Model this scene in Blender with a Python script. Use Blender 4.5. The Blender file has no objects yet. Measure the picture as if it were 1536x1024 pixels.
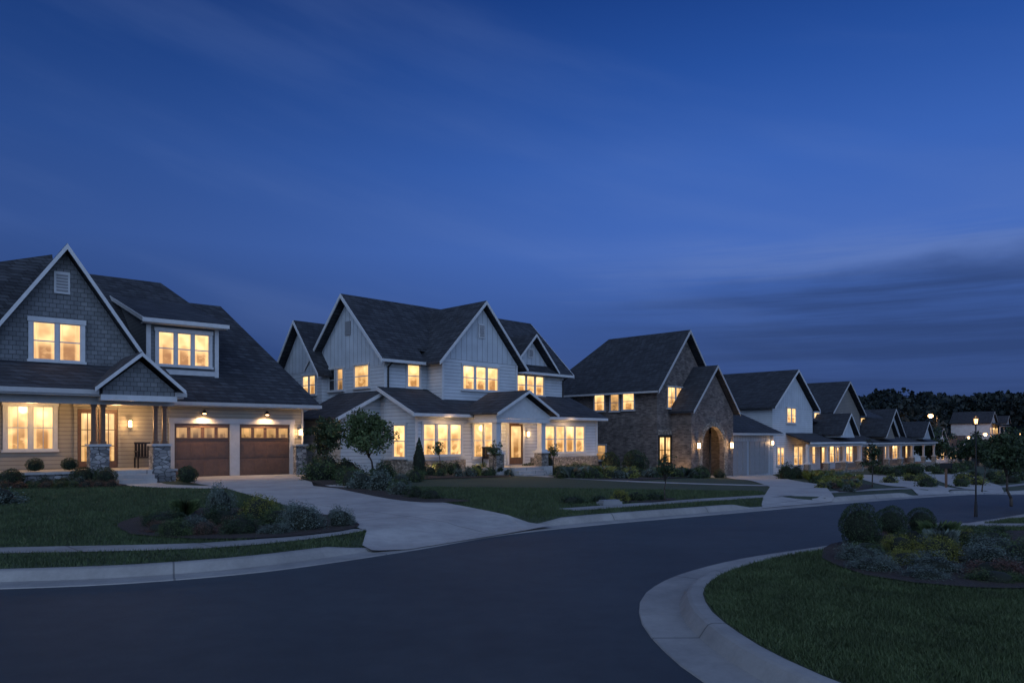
import bpy, bmesh, math, random
import numpy as np
from mathutils import Vector, Matrix
random.seed(7); rng=np.random.default_rng(7)
scene=bpy.context.scene
def S(r,g,b,k=1.0):
    f=lambda c:(c/255/12.92 if c/255<=.04045 else ((c/255+.055)/1.055)**2.4)*k
    return (f(r),f(g),f(b),1)
# ---------------------------------------------------------------- materials
def newmat(name):
    m=bpy.data.materials.new(name); m.use_nodes=True
    nt=m.node_tree; b=nt.nodes['Principled BSDF']
    return m,nt,b
def N(nt,t,**kw):
    n=nt.nodes.new(t)
    for k,v in kw.items(): setattr(n,k,v)
    return n
def math_(nt,op,a,b=None,c=None):
    n=N(nt,'ShaderNodeMath',operation=op)
    for i,x in enumerate((a,b,c)):
        if x is None: continue
        if isinstance(x,(int,float)): n.inputs[i].default_value=x
        else: nt.links.new(x,n.inputs[i])
    return n.outputs[0]
def mixc(nt,f,a,b,mode='MIX'):
    n=N(nt,'ShaderNodeMix',data_type='RGBA',blend_type=mode)
    for i,x in ((0,f),(6,a),(7,b)):
        if isinstance(x,(int,float,tuple)): n.inputs[i].default_value=x
        else: nt.links.new(x,n.inputs[i])
    return n.outputs[2]
def noise(nt,vec,scale,detail=4,rough=.55):
    n=N(nt,'ShaderNodeTexNoise'); n.inputs['Scale'].default_value=scale
    n.inputs['Detail'].default_value=detail; n.inputs['Roughness'].default_value=rough
    if vec is not None: nt.links.new(vec,n.inputs['Vector'])
    return n.outputs['Fac']
def ramp(nt,f,stops):
    n=N(nt,'ShaderNodeValToRGB'); e=n.color_ramp.elements
    while len(e)<len(stops): e.new(.5)
    for i,(p,c) in enumerate(stops): e[i].position=p; e[i].color=c if len(c)==4 else (*c,1)
    nt.links.new(f,n.inputs[0]); return n.outputs[0]
def ramp1(nt,f,a,b):
    n=N(nt,'ShaderNodeMapRange',interpolation_type='SMOOTHSTEP'); n.inputs[1].default_value=a; n.inputs[2].default_value=b
    nt.links.new(f,n.inputs[0]); return n.outputs[0]
def bump(nt,b,h,strength=.5,dist=.02,prev=None):
    n=N(nt,'ShaderNodeBump'); n.inputs['Strength'].default_value=strength; n.inputs['Distance'].default_value=dist
    nt.links.new(h,n.inputs['Height']); nt.links.new(n.outputs[0],b.inputs['Normal']); return n
def oc(nt): return N(nt,'ShaderNodeTexCoord').outputs['Object']
def sep(nt,v):
    n=N(nt,'ShaderNodeSeparateXYZ'); nt.links.new(v,n.inputs[0]); return n.outputs
def comb(nt,x,y,z=0):
    n=N(nt,'ShaderNodeCombineXYZ')
    for i,q in enumerate((x,y,z)):
        if isinstance(q,(int,float)): n.inputs[i].default_value=q
        else: nt.links.new(q,n.inputs[i])
    return n.outputs[0]
def mat_noise(name,c1,c2,scale=8,rough=.8,bs=.3,bd=.01,big=.6):
    m,nt,b=newmat(name); v=oc(nt)
    f=noise(nt,v,scale,6,.65); g=noise(nt,v,big,3)
    c=ramp(nt,f,[(.3,c1),(.7,c2)])
    c=mixc(nt,.6,c,ramp(nt,g,[(.3,(.62,.62,.62,1)),(.7,(1.2,1.2,1.2,1))]),'MULTIPLY')
    nt.links.new(c,b.inputs['Base Color']); b.inputs['Roughness'].default_value=rough
    bump(nt,b,f,bs,bd); return m
def mat_lines(name,c,period=.16,vert=False,rough=.6):
    m,nt,b=newmat(name); v=oc(nt); x,y,z=sep(nt,v)
    a=math_(nt,'ADD',x,y) if vert else z
    fr=math_(nt,'FRACT',math_(nt,'DIVIDE',a,period))
    if vert:
        h=math_(nt,'LESS_THAN',fr,.16); line=math_(nt,'SUBTRACT',1,math_(nt,'MULTIPLY',math_(nt,'LESS_THAN',math_(nt,'ABSOLUTE',math_(nt,'SUBTRACT',fr,.19)),.045),.5))
    else:
        h=math_(nt,'SUBTRACT',1,fr); line=math_(nt,'SUBTRACT',1,math_(nt,'MULTIPLY',math_(nt,'LESS_THAN',fr,.14),.48))
    g=noise(nt,v,1.3,4)
    col=mixc(nt,1.0,c,comb(nt,line,line,line),'MULTIPLY')
    col=mixc(nt,.6,col,ramp(nt,g,[(.3,(.75,.75,.75,1)),(.7,(1.08,1.08,1.08,1))]),'MULTIPLY')
    nt.links.new(col,b.inputs['Base Color']); b.inputs['Roughness'].default_value=rough
    bump(nt,b,h,.6,.015); return m
def mat_brick(name,c1,c2,mo,bw=.24,bh=.08,msize=.012,bs=.5,rough=.85,var=.7,dist=.02):
    m,nt,b=newmat(name); v=oc(nt); x,y,z=sep(nt,v)
    vec=comb(nt,math_(nt,'ADD',x,y),z)
    t=N(nt,'ShaderNodeTexBrick'); nt.links.new(vec,t.inputs['Vector'])
    t.inputs['Color1'].default_value=c1; t.inputs['Color2'].default_value=c2; t.inputs['Mortar'].default_value=mo
    t.inputs['Scale'].default_value=1; t.inputs['Mortar Size'].default_value=msize; t.inputs['Mortar Smooth'].default_value=.3
    t.inputs['Brick Width'].default_value=bw; t.inputs['Row Height'].default_value=bh
    g=noise(nt,v,2.2,5)
    col=mixc(nt,var,t.outputs['Color'],ramp(nt,g,[(.3,(.6,.6,.6,1)),(.7,(1.25,1.25,1.25,1))]),'MULTIPLY')
    nt.links.new(col,b.inputs['Base Color']); b.inputs['Roughness'].default_value=rough
    bump(nt,b,math_(nt,'SUBTRACT',1,t.outputs['Fac']),bs,dist); return m
def mat_stone(name,c1,c2,scale=4.5):
    m,nt,b=newmat(name); v=oc(nt)
    mp=N(nt,'ShaderNodeMapping'); mp.inputs['Scale'].default_value=(1,1,1.9); nt.links.new(v,mp.inputs[0])
    t=N(nt,'ShaderNodeTexVoronoi'); t.inputs['Scale'].default_value=scale; nt.links.new(mp.outputs[0],t.inputs['Vector'])
    e=N(nt,'ShaderNodeTexVoronoi',feature='DISTANCE_TO_EDGE'); e.inputs['Scale'].default_value=scale; nt.links.new(mp.outputs[0],e.inputs['Vector'])
    r,g,bb=sep(nt,t.outputs['Color'])
    ed=ramp1(nt,e.outputs['Distance'],.01,.07)
    col=mixc(nt,r,c1,c2); col=mixc(nt,ed,(.03,.03,.032,1),col)
    nt.links.new(col,b.inputs['Base Color']); b.inputs['Roughness'].default_value=.85
    bump(nt,b,ed,.8,.03); return m
def mat_plain(name,c,rough=.5,metal=0):
    m,nt,b=newmat(name); v=oc(nt); g=noise(nt,v,5,4)
    col=mixc(nt,.5,c,ramp(nt,g,[(.3,(.8,.8,.8,1)),(.7,(1.1,1.1,1.1,1))]),'MULTIPLY')
    nt.links.new(col,b.inputs['Base Color']); b.inputs['Roughness'].default_value=rough; b.inputs['Metallic'].default_value=metal; return m
def mat_leaf(name,c1,c2,c3=None):
    m,nt,b=newmat(name); gi=N(nt,'ShaderNodeNewGeometry')
    col=ramp(nt,gi.outputs['Random Per Island'],[(0,c1),(.6,c2),(1,c3 or c2)])
    g=noise(nt,oc(nt),2.5,2)
    col=mixc(nt,.8,col,ramp(nt,g,[(.3,(.55,.55,.55,1)),(.7,(1.3,1.3,1.3,1))]),'MULTIPLY')
    nt.links.new(col,b.inputs['Base Color']); b.inputs['Roughness'].default_value=.6
    b.inputs['Specular IOR Level'].default_value=.25; return m
def mat_lit(name,ca,cb,strength=1.0):
    m,nt,b=newmat(name); tc=N(nt,'ShaderNodeTexCoord'); v=tc.outputs['Object']; x,y,z=sep(nt,v)
    gx,gy,gz=sep(nt,tc.outputs['UV'])        # per-pane coordinates (across, up)
    oi=N(nt,'ShaderNodeObjectInfo').outputs['Random']
    h=math_(nt,'ADD',x,y)
    sv=comb(nt,h,math_(nt,'MULTIPLY',z,1.3),math_(nt,'MULTIPLY',oi,37))
    n1=noise(nt,sv,1.1,2)
    folds=noise(nt,comb(nt,h,math_(nt,'MULTIPLY',z,.06),oi),16,2)
    n3=noise(nt,comb(nt,math_(nt,'MULTIPLY',h,1.6),math_(nt,'MULTIPLY',z,2.2),oi),2.6,3,.4)
    side=math_(nt,'ABSOLUTE',math_(nt,'SUBTRACT',gx,.5)); cur=ramp1(nt,side,.20,.30)
    room=math_(nt,'ADD',math_(nt,'MULTIPLY',ramp1(nt,gy,.1,1.0),.45),math_(nt,'MULTIPLY',ramp1(nt,n1,.3,.75),.65))
    furn=math_(nt,'MULTIPLY',math_(nt,'SUBTRACT',1,ramp1(nt,gy,.28,.42)),ramp1(nt,n3,.42,.5))
    room=math_(nt,'MULTIPLY',room,math_(nt,'SUBTRACT',1,math_(nt,'MULTIPLY',furn,.6)))
    cv=math_(nt,'ADD',.28,math_(nt,'MULTIPLY',folds,.75))
    mx=N(nt,'ShaderNodeMix'); nt.links.new(math_(nt,'MULTIPLY',cur,.65),mx.inputs[0]); nt.links.new(room,mx.inputs[2]); nt.links.new(cv,mx.inputs[3])
    fr=mx.outputs[0]
    col=mixc(nt,fr,ca,cb)
    st=math_(nt,'MULTIPLY',math_(nt,'ADD',.45,math_(nt,'MULTIPLY',fr,.95)),math_(nt,'ADD',.75,math_(nt,'MULTIPLY',oi,.4)))
    b.inputs['Base Color'].default_value=(.02,.02,.02,1); b.inputs['Roughness'].default_value=.08
    nt.links.new(col,b.inputs['Emission Color']); nt.links.new(math_(nt,'MULTIPLY',st,strength),b.inputs['Emission Strength']); return m
def mat_glow(name,c,s):
    m,nt,b=newmat(name); b.inputs['Emission Color'].default_value=c; b.inputs['Emission Strength'].default_value=s; return m
M={}
M['white']=mat_plain('white_paint',(.48,.49,.50,1),.5)
M['greytrim']=mat_plain('grey_trim',(.37,.37,.375,1),.5)
M['greysiding']=mat_brick('grey_shingle_siding',(.12,.13,.14,1),(.165,.175,.185,1),(.035,.037,.042,1),.22,.16,.009,.6,.75,.5)
M['greylap']=mat_lines('grey_lap_siding',(.12,.13,.14,1),.15)
M['tanlap']=mat_lines('tan_lap_siding',(.26,.235,.19,1),.15)
M['darktan']=mat_lines('dark_tan_lap_siding',(.17,.155,.135,1),.15)
M['whitelap']=mat_lines('white_lap_siding',(.46,.49,.52,1),.17)
M['batten']=mat_lines('white_board_and_batten',(.42,.46,.50,1),.36,True)
M['bluebatten']=mat_lines('pale_board_and_batten',(.30,.33,.36,1),.4,True)
M['brick']=mat_brick('brown_brick',(.06,.048,.045,1),(.17,.14,.125,1),(.115,.105,.10,1),.26,.09,.012,.6,.9,1.0)
M['tanbrick']=mat_brick('tan_brick',(.12,.085,.065,1),(.19,.14,.11,1),(.16,.14,.12,1))
M['stone']=mat_stone('grey_field_stone',(.10,.10,.105,1),(.34,.33,.32,1))
M['warmstone']=mat_stone('warm_field_stone',(.14,.125,.10,1),(.32,.28,.24,1))
M['roof']=mat_brick('dark_shingle_roof',(.017,.020,.027,1),(.046,.051,.062,1),(.008,.009,.012,1),.34,.14,.014,.8,.9,.6,.03)
M['roof2']=mat_brick('charcoal_shingle_roof',(.016,.019,.026,1),(.036,.041,.052,1),(.008,.009,.012,1),.34,.15,.014,.8,.9,.6,.03)
M['wood']=mat_noise('brown_wood',(.09,.045,.026,1),(.15,.075,.04,1),9,.5,.2)
M['garagewood']=mat_noise('brown_garage_door',(.09,.047,.03,1),(.13,.068,.042,1),7,.45,.15)
M['garagegrey']=mat_plain('grey_garage_door',(.20,.205,.215,1),.5)
M['dark']=mat_plain('dark_metal',(.02,.02,.022,1),.4,.6)
def mat_concrete(name,c,joint=3.0,ang=45,uvm=False):
    m,nt,b=newmat(name)
    v=N(nt,'ShaderNodeTexCoord').outputs['UV' if uvm else 'Object']
    mp=N(nt,'ShaderNodeMapping'); mp.inputs['Rotation'].default_value=(0,0,0 if uvm else math.radians(ang)); nt.links.new(v,mp.inputs[0])
    x,y,z=sep(nt,mp.outputs[0])
    def jl(a):
        fr=math_(nt,'FRACT',math_(nt,'DIVIDE',a,joint)); return math_(nt,'LESS_THAN',fr,.025/joint)
    j=jl(x) if uvm else math_(nt,'MAXIMUM',jl(x),jl(y))
    o=oc(nt); f=noise(nt,o,30,6,.7); g=noise(nt,o,.8,5,.6); st=noise(nt,o,2.7,6,.75)
    col=mixc(nt,f,tuple(q*.8 for q in c[:3])+(1,),c)
    col=mixc(nt,.9,col,ramp(nt,g,[(.25,(.66,.66,.68,1)),(.75,(1.15,1.14,1.12,1))]),'MULTIPLY')
    col=mixc(nt,.6,col,ramp(nt,st,[(.35,(.7,.7,.7,1)),(.6,(1.05,1.05,1.05,1))]),'MULTIPLY')
    col=mixc(nt,math_(nt,'MULTIPLY',j,.7),col,(.05,.05,.05,1))
    nt.links.new(col,b.inputs['Base Color']); b.inputs['Roughness'].default_value=.8
    bump(nt,b,f,.15,.004); return m
M['concrete']=mat_concrete('concrete',(.41,.395,.38,1))
M['kerb']=mat_concrete('kerb_concrete',(.30,.293,.283,1),3.0,0,True)
M['sidewalk']=mat_concrete('pavement_concrete',(.29,.285,.275,1),1.5)
def mat_asphalt():
    m,nt,b=newmat('asphalt'); o=oc(nt)
    f=noise(nt,o,95,4,.85); g=noise(nt,o,.35,6,.6); k=noise(nt,o,3,5,.7); sp=noise(nt,o,260,2,.9)
    col=ramp(nt,f,[(.25,(.015,.019,.023,1)),(.58,(.042,.050,.056,1)),(.8,(.14,.15,.16,1))])
    col=mixc(nt,.9,col,ramp(nt,g,[(.3,(.7,.7,.72,1)),(.7,(1.25,1.25,1.25,1))]),'MULTIPLY')
    col=mixc(nt,.55,col,ramp(nt,k,[(.3,(.58,.58,.58,1)),(.7,(1.22,1.22,1.22,1))]),'MULTIPLY')
    col=mixc(nt,math_(nt,'MULTIPLY',ramp1(nt,sp,.62,.72),.5),col,(.16,.17,.18,1))
    nt.links.new(col,b.inputs['Base Color']); b.inputs['Roughness'].default_value=.7; bump(nt,b,f,.6,.005); return m
M['asphalt']=mat_asphalt()
M['lawn']=mat_noise('lawn_soil_and_turf',(.020,.032,.015,1),(.047,.066,.030,1),45,.95,.6,.03,.35)
M['mulch']=mat_noise('dark_mulch',(.014,.011,.009,1),(.055,.038,.03,1),35,.95,.9,.04)
M['lit']=mat_lit('lit_window_glass',(.66,.28,.07,1),(1.0,.68,.30,1),1.55)
M['litdim']=mat_lit('dim_window_glass',(.34,.17,.06,1),(.8,.44,.16,1),.9)
m,nt,b=newmat('dark_window_glass'); b.inputs['Base Color'].default_value=(.012,.015,.02,1); b.inputs['Roughness'].default_value=.06; M['dk']=m
M['lamp']=mat_glow('lamp_glow',(1,.58,.24,1),9)
M['streetglow']=mat_glow('street_lamp_glow',(1,.50,.18,1),5)
M['leafdark']=mat_leaf('dark_green_leaves',(.014,.026,.013,1),(.03,.05,.022,1),(.05,.075,.032,1))
M['leafgreen']=mat_leaf('green_leaves',(.03,.05,.02,1),(.06,.09,.033,1),(.09,.12,.045,1))
M['leafyellow']=mat_leaf('yellow_green_leaves',(.08,.09,.02,1),(.16,.165,.035,1),(.23,.22,.05,1))
M['leafblue']=mat_leaf('blue_grey_leaves',(.055,.075,.065,1),(.10,.13,.11,1),(.15,.18,.155,1))
M['leafred']=mat_leaf('russet_leaves',(.06,.03,.022,1),(.10,.055,.042,1),(.13,.08,.055,1))
M['core']=mat_plain('dark_inner_core',(.008,.012,.006,1),.95)  # near-black solid core inside shrubs, stops the view through the leaves
M['bark']=mat_noise('bark',(.03,.024,.02,1),(.07,.055,.045,1),20,.9,.6,.02)
M['grass']=mat_leaf('grass_blades',(.028,.047,.019,1),(.052,.078,.030,1),(.085,.108,.05,1))
M['pine']=mat_leaf('distant_wood_leaves',(.009,.015,.014,1),(.015,.022,.021,1),(.021,.03,.027,1))
# ---------------------------------------------------------------- mesh builder
class B:
    def __init__(s): s.V=[];s.F=[];s.I=[];s.uv=None
    def add(s,vs,fs,mi=0):
        o=len(s.V); s.V+= [tuple(v) for v in vs]; s.F+=[tuple(i+o for i in f) for f in fs]; s.I+=[mi]*len(fs)
    def box(s,x0,x1,y0,y1,z0,z1,mi=0):
        vs=[(x,y,z) for z in(z0,z1) for x,y in((x0,y0),(x1,y0),(x1,y1),(x0,y1))]
        s.add(vs,[(0,3,2,1),(4,5,6,7),(0,1,5,4),(1,2,6,5),(2,3,7,6),(3,0,4,7)],mi)
    def ext(s,pts,d,mi=0):
        n=len(pts); d=Vector(d); vs=[Vector(p) for p in pts]+[Vector(p)+d for p in pts]
        s.add(vs,[tuple(range(n))[::-1],tuple(range(n,2*n))]+[(i,(i+1)%n,(i+1)%n+n,i+n) for i in range(n)],mi)
    def slab(s,pts,t=.14,mi=0): s.ext(pts,(0,0,-t),mi)
    def pu(s,poly,v0,v1,mi=0): s.ext([(a,v0,z) for a,z in poly],(0,v1-v0,0),mi)
    def pv(s,poly,u0,u1,mi=0): s.ext([(u0,a,z) for a,z in poly],(u1-u0,0,0),mi)
    def beam(s,p,q,w=.05,h=.2,mi=0):
        p=Vector(p);q=Vector(q); d=q-p; k=Vector((-d.y,d.x,0)); k=k.normalized()*w/2 if k.length>1e-6 else Vector((w/2,0,0))
        s.ext([p-k,p+k,p+k-Vector((0,0,h)),p-k-Vector((0,0,h))],d,mi)
    def tube(s,p,q,r0,r1,n=8,mi=0,cap=True):
        p=Vector(p);q=Vector(q); d=(q-p).normalized(); a=d.orthogonal().normalized(); b=d.cross(a)
        vs=[c+(a*math.cos(t)+b*math.sin(t))*r for c,r in((p,r0),(q,r1)) for t in [2*math.pi*i/n for i in range(n)]]
        fs=[(i,(i+1)%n,(i+1)%n+n,i+n) for i in range(n)]
        if cap: fs+=[tuple(range(n))[::-1],tuple(range(n,2*n))]
        s.add(vs,fs,mi)
    def mesh(s,name,mats,fix=True):
        me=bpy.data.meshes.new(name); me.from_pydata(s.V,[],s.F)
        for m in mats: me.materials.append(M[m] if isinstance(m,str) else m)
        me.polygons.foreach_set('material_index',s.I)
        if s.uv:
            l=me.uv_layers.new(name='UVMap')
            for lp in me.loops: l.data[lp.index].uv=s.uv[lp.vertex_index]
        if fix:
            bm=bmesh.new(); bm.from_mesh(me); bmesh.ops.recalc_face_normals(bm,faces=bm.faces); bm.to_mesh(me); bm.free()
        me.update(); return me
    def obj(s,name,mats,parent=None,smooth=False,fix=True):
        o=bpy.data.objects.new(name,s.mesh(name,mats if isinstance(mats,(list,tuple)) else [mats],fix))
        scene.collection.objects.link(o)
        if parent: o.parent=parent
        if smooth: o.data.polygons.foreach_set('use_smooth',[True]*len(o.data.polygons))
        return o
def glass(p,name,mat,h,ax,n=1):
    uv=[]
    for i in range(0,len(p.V),8):
        vs=p.V[i:i+8]; k=0 if ax=='f' else 1
        a0=min(v[k] for v in vs); a1=max(v[k] for v in vs); z0=min(v[2] for v in vs); z1=max(v[2] for v in vs)
        uv+=[((v[k]-a0)/(a1-a0),(v[2]-z0)/(z1-z0)) for v in vs]
    p.uv=uv; return p.obj(name,mat,h)
def tag(o,label,cat,group=None):
    o['label']=label; o['category']=cat
    if group:o['group']=group
    return o
def empty(name,loc,rot,label,cat,group=None):
    o=bpy.data.objects.new(name,None); o.location=loc; o.rotation_euler=(0,0,math.radians(rot)); o.empty_display_size=.5
    scene.collection.objects.link(o); return tag(o,label,cat,group)
def light(kind,loc,energy,col=(1,.6,.27),parent=None,size=.08,rot=None,spot=None):
    l=bpy.data.lights.new('warm_light',kind); l.energy=energy; l.color=col
    if kind!='SUN': l.shadow_soft_size=size
    if spot: l.spot_size=math.radians(spot); l.spot_blend=.6
    o=bpy.data.objects.new('warm_light',l); o.location=loc
    if rot:o.rotation_euler=rot
    scene.collection.objects.link(o)
    if parent:o.parent=parent
    return o
# ---------------------------------------------------------------- terrain
TS=[-400,15,25,33,39,44,58,90,146,600]; TZ=[0,0,-.2,-.45,-.85,-1.05,-1.4,-1.6,-3.2,-3.2]
def zs(x,y):
    s=(np.asarray(x,float)+np.asarray(y,float))*.7071
    return sum(np.interp(s+o,TS,TZ) for o in(-3,-1.5,0,1.5,3))/5
def smooth(a,b,x):
    t=np.clip((x-a)/(b-a),0,1); return t*t*(3-2*t)
MOUTHS=[((-1.75,11.5),(.1,14.1)),((6.4,18.6),(8.7,20.6)),((14.1,25.2),(16.0,27.2)),((20.2,30.8),(22.2,32.8))]
def mouth(x,y):
    x=np.asarray(x,float);y=np.asarray(y,float); m=np.zeros(np.broadcast(x,y).shape)
    for (ax,ay),(bx,by) in MOUTHS:
        dx,dy=bx-ax,by-ay; t=np.clip(((x-ax)*dx+(y-ay)*dy)/(dx*dx+dy*dy),0,1)
        d=np.hypot(x-ax-t*dx,y-ay-t*dy); m=np.maximum(m,1-smooth(.25,1.3,d))
    return m
def H(x,y): return zs(x,y)+.125*(1-mouth(x,y))
def spline(pts,step=.4):
    P=[np.array(p,float) for p in pts]; out=[]
    for i in range(len(P)-1):
        p0=P[max(i-1,0)];p1=P[i];p2=P[i+1];p3=P[min(i+2,len(P)-1)]
        L=np.hypot(*(p2-p1)); n=max(2,int(min(L/step,40)))
        m1=(p2-p0)*.5;m2=(p3-p1)*.5
        if i>0: m1=m1*min(1,L/ max(np.hypot(*m1),1e-6))
        m2=m2*min(1,L/max(np.hypot(*m2),1e-6))
        for j in range(n):
            t=j/n; out.append((2*t**3-3*t**2+1)*p1+(t**3-2*t**2+t)*m1+(-2*t**3+3*t**2)*p2+(t**3-t**2)*m2)
    out.append(P[-1]); return np.array(out)
def offset(pl,d):
    t=np.gradient(pl,axis=0); t/=np.linalg.norm(t,axis=1)[:,None]
    return pl+np.stack([-t[:,1],t[:,0]],1)*d
def sheet(name,poly,off,mat,step=1.0,base=H,kind='structure'):
    bm=bmesh.new(); vs=[bm.verts.new((x,y,0)) for x,y in poly]; bm.faces.new(vs)
    bmesh.ops.triangulate(bm,faces=bm.faces[:])
    xs=[p[0] for p in poly]; ys=[p[1] for p in poly]
    def cuts(lo,hi,flo,fhi):
        c=[];a=math.ceil(lo/step)*step
        while a<hi:
            c.append(a); a+= step if flo<=a<fhi else (12 if flo-60<a<fhi+80 else 60)
        return c
    for ax,cs in((0,cuts(min(xs),max(xs),-22,50)),(1,cuts(min(ys),max(ys),0,80))):
        for c in cs:
            co=(c,0,0) if ax==0 else (0,c,0); no=(1,0,0) if ax==0 else (0,1,0)
            bmesh.ops.bisect_plane(bm,geom=bm.verts[:]+bm.edges[:]+bm.faces[:],plane_co=co,plane_no=no,dist=1e-5)
    arr=np.array([v.co[:2] for v in bm.verts]); z=base(arr[:,0],arr[:,1])+off
    for v,q in zip(bm.verts,z): v.co.z=q
    for f in bm.faces:
        f.normal_update()
        if f.normal.z<0: f.normal_flip()
    me=bpy.data.meshes.new(name); bm.to_mesh(me); bm.free(); me.materials.append(M[mat])
    o=bpy.data.objects.new(name,me); scene.collection.objects.link(o); o['kind']=kind; return o
L=spline([(-60,-2),(-40,3),(-20,6.2),(-9,8.0),(-5.9,8.44),(-4.6,8.75),(-3.19,9.53),(-1.7,11.1),(-.1,13.1),(1.74,14.6),(5.2,17.1),(9.2,20.5),(16.4,26.8),(22.4,32.6),(60,70),(95,105),(160,170)])
R=spline([(60,-12),(15,-1),(6,1.5),(3.2,2.8),(1.9,4.0),(1.38,5.2),(1.22,6.4),(1.27,7.3),(1.5,8.2),(2.1,9.25),(3.3,10.5),(5.4,12.0),(8.2,14.2),(12,17.4),(20,24.6),(60,64.5),(95,99.5),(160,164.5)])
cx=np.concatenate([np.linspace(-400,-30,12),np.arange(-25,60,2.5),np.linspace(65,500,16)])
cy=np.concatenate([np.linspace(-120,-10,6),np.arange(-5,100,2.5),np.linspace(105,600,14)])
g=B(); X,Y=np.meshgrid(cx,cy); Z=zs(X,Y)-.03
g.V=list(zip(X.ravel(),Y.ravel(),Z.ravel())); w=len(cx)
g.F=[(j*w+i,j*w+i+1,(j+1)*w+i+1,(j+1)*w+i) for j in range(len(cy)-1) for i in range(w-1)]; g.I=[0]*len(g.F)
g.obj('ground','lawn')['kind']='structure'
sheet('road',[tuple(p) for p in L]+[tuple(p) for p in R[::-1]]+[(0,-40),(-60,-40)],0,'asphalt',1.0,zs)
def kerb(pl,side):
    prof=[(-.02,-.02),(0,.012),(.40,.010),(.45,.085),(.48,.122),(.515,.135),(.60,.135),(.64,.128),(.64,-.05)]
    b=B(); b.uv=[]; n=len(pl); ln=np.concatenate([[0],np.cumsum(np.hypot(*np.diff(pl,axis=0).T))])
    cols=[]
    for o,h in prof:
        q=offset(pl,o*side); mm=mouth(*offset(pl,.45*side).T)
        cols.append((q,zs(q[:,0],q[:,1])+np.where(h>.02,.014+(h-.014)*(1-mm),h)))
    for i in range(n):
        for (q,z),(o,h) in zip(cols,prof): b.V.append((q[i,0],q[i,1],z[i])); b.uv.append((ln[i],o))
    k=len(prof)
    b.F=[(i*k+j,i*k+j+1,(i+1)*k+j+1,(i+1)*k+j) for i in range(n-1) for j in range(k-1)]; b.I=[0]*len(b.F)
    o=b.obj('kerb','kerb'); o['kind']='structure'
kerb(L,1); kerb(R,-1)
Lo=offset(L,.62); Ro=offset(R,-.62)
lawnL=[tuple(p) for p in Lo]+[(300,420),(-300,420),(-300,0)]
lawnR=[tuple(p) for p in Ro]+[(300,150),(300,-60),(60,-60)]
sheet('lawn',lawnL,0,'lawn',1.0); sheet('lawn',lawnR,0,'lawn',1.0)
def strip(name,pts,w,off,mat):
    c=spline(pts,.6); a=offset(c,w/2);b_=offset(c,-w/2)
    poly=[tuple(p) for p in a]+[tuple(p) for p in b_[::-1]]
    return poly,sheet(name,poly,off,mat,1.0)
drive1=[(-13.6,29.2),(-9.4,32.7),(-8.3,30.3),(-4.2,22.5),(-.1,15.2),(.35,14.6),(.75,14.0),(.3,13.55),(-.6,12.5),(-1.6,11.3),(-2.1,11.0),(-2.35,11.5),(-2.5,12.6),(-5.6,17.7),(-9.2,23.3),(-11.5,26.0)]
sheet('driveway',drive1,.022,'concrete')
drive3=[(14.6,51.2),(19.9,56.5),(16.5,42),(12,28),(9.4,21.4),(9.1,20.9),(6.3,18.4),(6.6,19.4),(9.5,27),(12.5,40)]
sheet('driveway',drive3,.022,'concrete')
drive4=[(27,59),(31,59),(21,34),(16.6,27.9),(16.3,27.3),(13.9,25.1),(14.3,25.8),(18,34)]
sheet('driveway',drive4,.022,'concrete')
drive5=[(46,84),(50,84),(28,42),(22.4,33.4),(20.1,31.1),(24,40)]
sheet('driveway',drive5,.022,'concrete')
walk1,_=strip('pavement',[(-40,4.2),(-20,8.0),(-10,10.0),(-7.3,10.45),(-4.6,10.9),(-3.4,11.8),(-2.75,12.9)],.6,.012,'sidewalk')
walk2,_=strip('pavement',[(1.2,16.3),(2.4,17.2),(4.6,19.0),(8.2,22.1),(15.3,28.6),(22,35.4),(40,54)],.6,.012,'sidewalk')
walk3,_=strip('pavement',[(7.3,13.9),(8.5,13.7),(10.5,13.9),(16,16),(30,28)],.6,.012,'sidewalk')
path1,_=strip('path',[(-12.9,25.6),(-12.2,24.6),(-10.8,23.8),(-9.0,23.5)],1.2,.014,'concrete')
path2,_=strip('path',[(1.3,34.3),(3,32),(5.2,29.8),(8,28.6),(10.2,28.4)],1.1,.014,'concrete')
bed1=[(-6.3,12.1),(-5.0,11.55),(-3.7,11.75),(-2.75,13.0),(-3.4,14.6),(-5.0,16.0),(-6.8,16.6),(-7.5,15.6),(-7.3,13.6)]
bed2=[(4.1,9.7),(4.8,11.0),(6.6,12.1),(9.3,12.7),(12,11.5),(9.5,8.8),(6.6,7.9),(4.9,7.8),(4.1,8.5)]
def rnd(poly): 
    p=np.array(spline(poly+[poly[0]],.4))[:-1]; return [tuple(q) for q in p]
bed1=rnd(bed1); bed2=rnd(bed2)
bed3=rnd([(-6.5,24),(-3.2,22),(-1.8,19.2),(-1.0,18.3),(-2.2,18),(-3.5,19.5),(-6.8,25.5),(-8.5,30),(-6,31.5),(-1,34.5),(0,33),(-3.2,29.5),(-4.5,27)])
bed4=rnd([(1.6,33.2),(4,36),(8,40),(10.5,43),(11.5,42),(8.5,36.5),(5.3,31),(3.8,31)])
bed5=rnd([(2.2,18.2),(3.2,19.3),(4.4,19.6),(3.6,18.4)])
bed6=rnd([(-16.8,22.6),(-13.2,23.6),(-12.9,24.6),(-15.0,25.4),(-18.5,23)])
bed7=rnd([(10.8,24.2),(11.8,27),(14,33),(17.2,41),(20.5,50),(22.5,51),(20,42),(16.2,33),(12.8,26.5)])
for bd in (bed1,bed2,bed3,bed4,bed5,bed6,bed7): sheet('flower_bed',bd,.03,'mulch',1.0)
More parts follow.
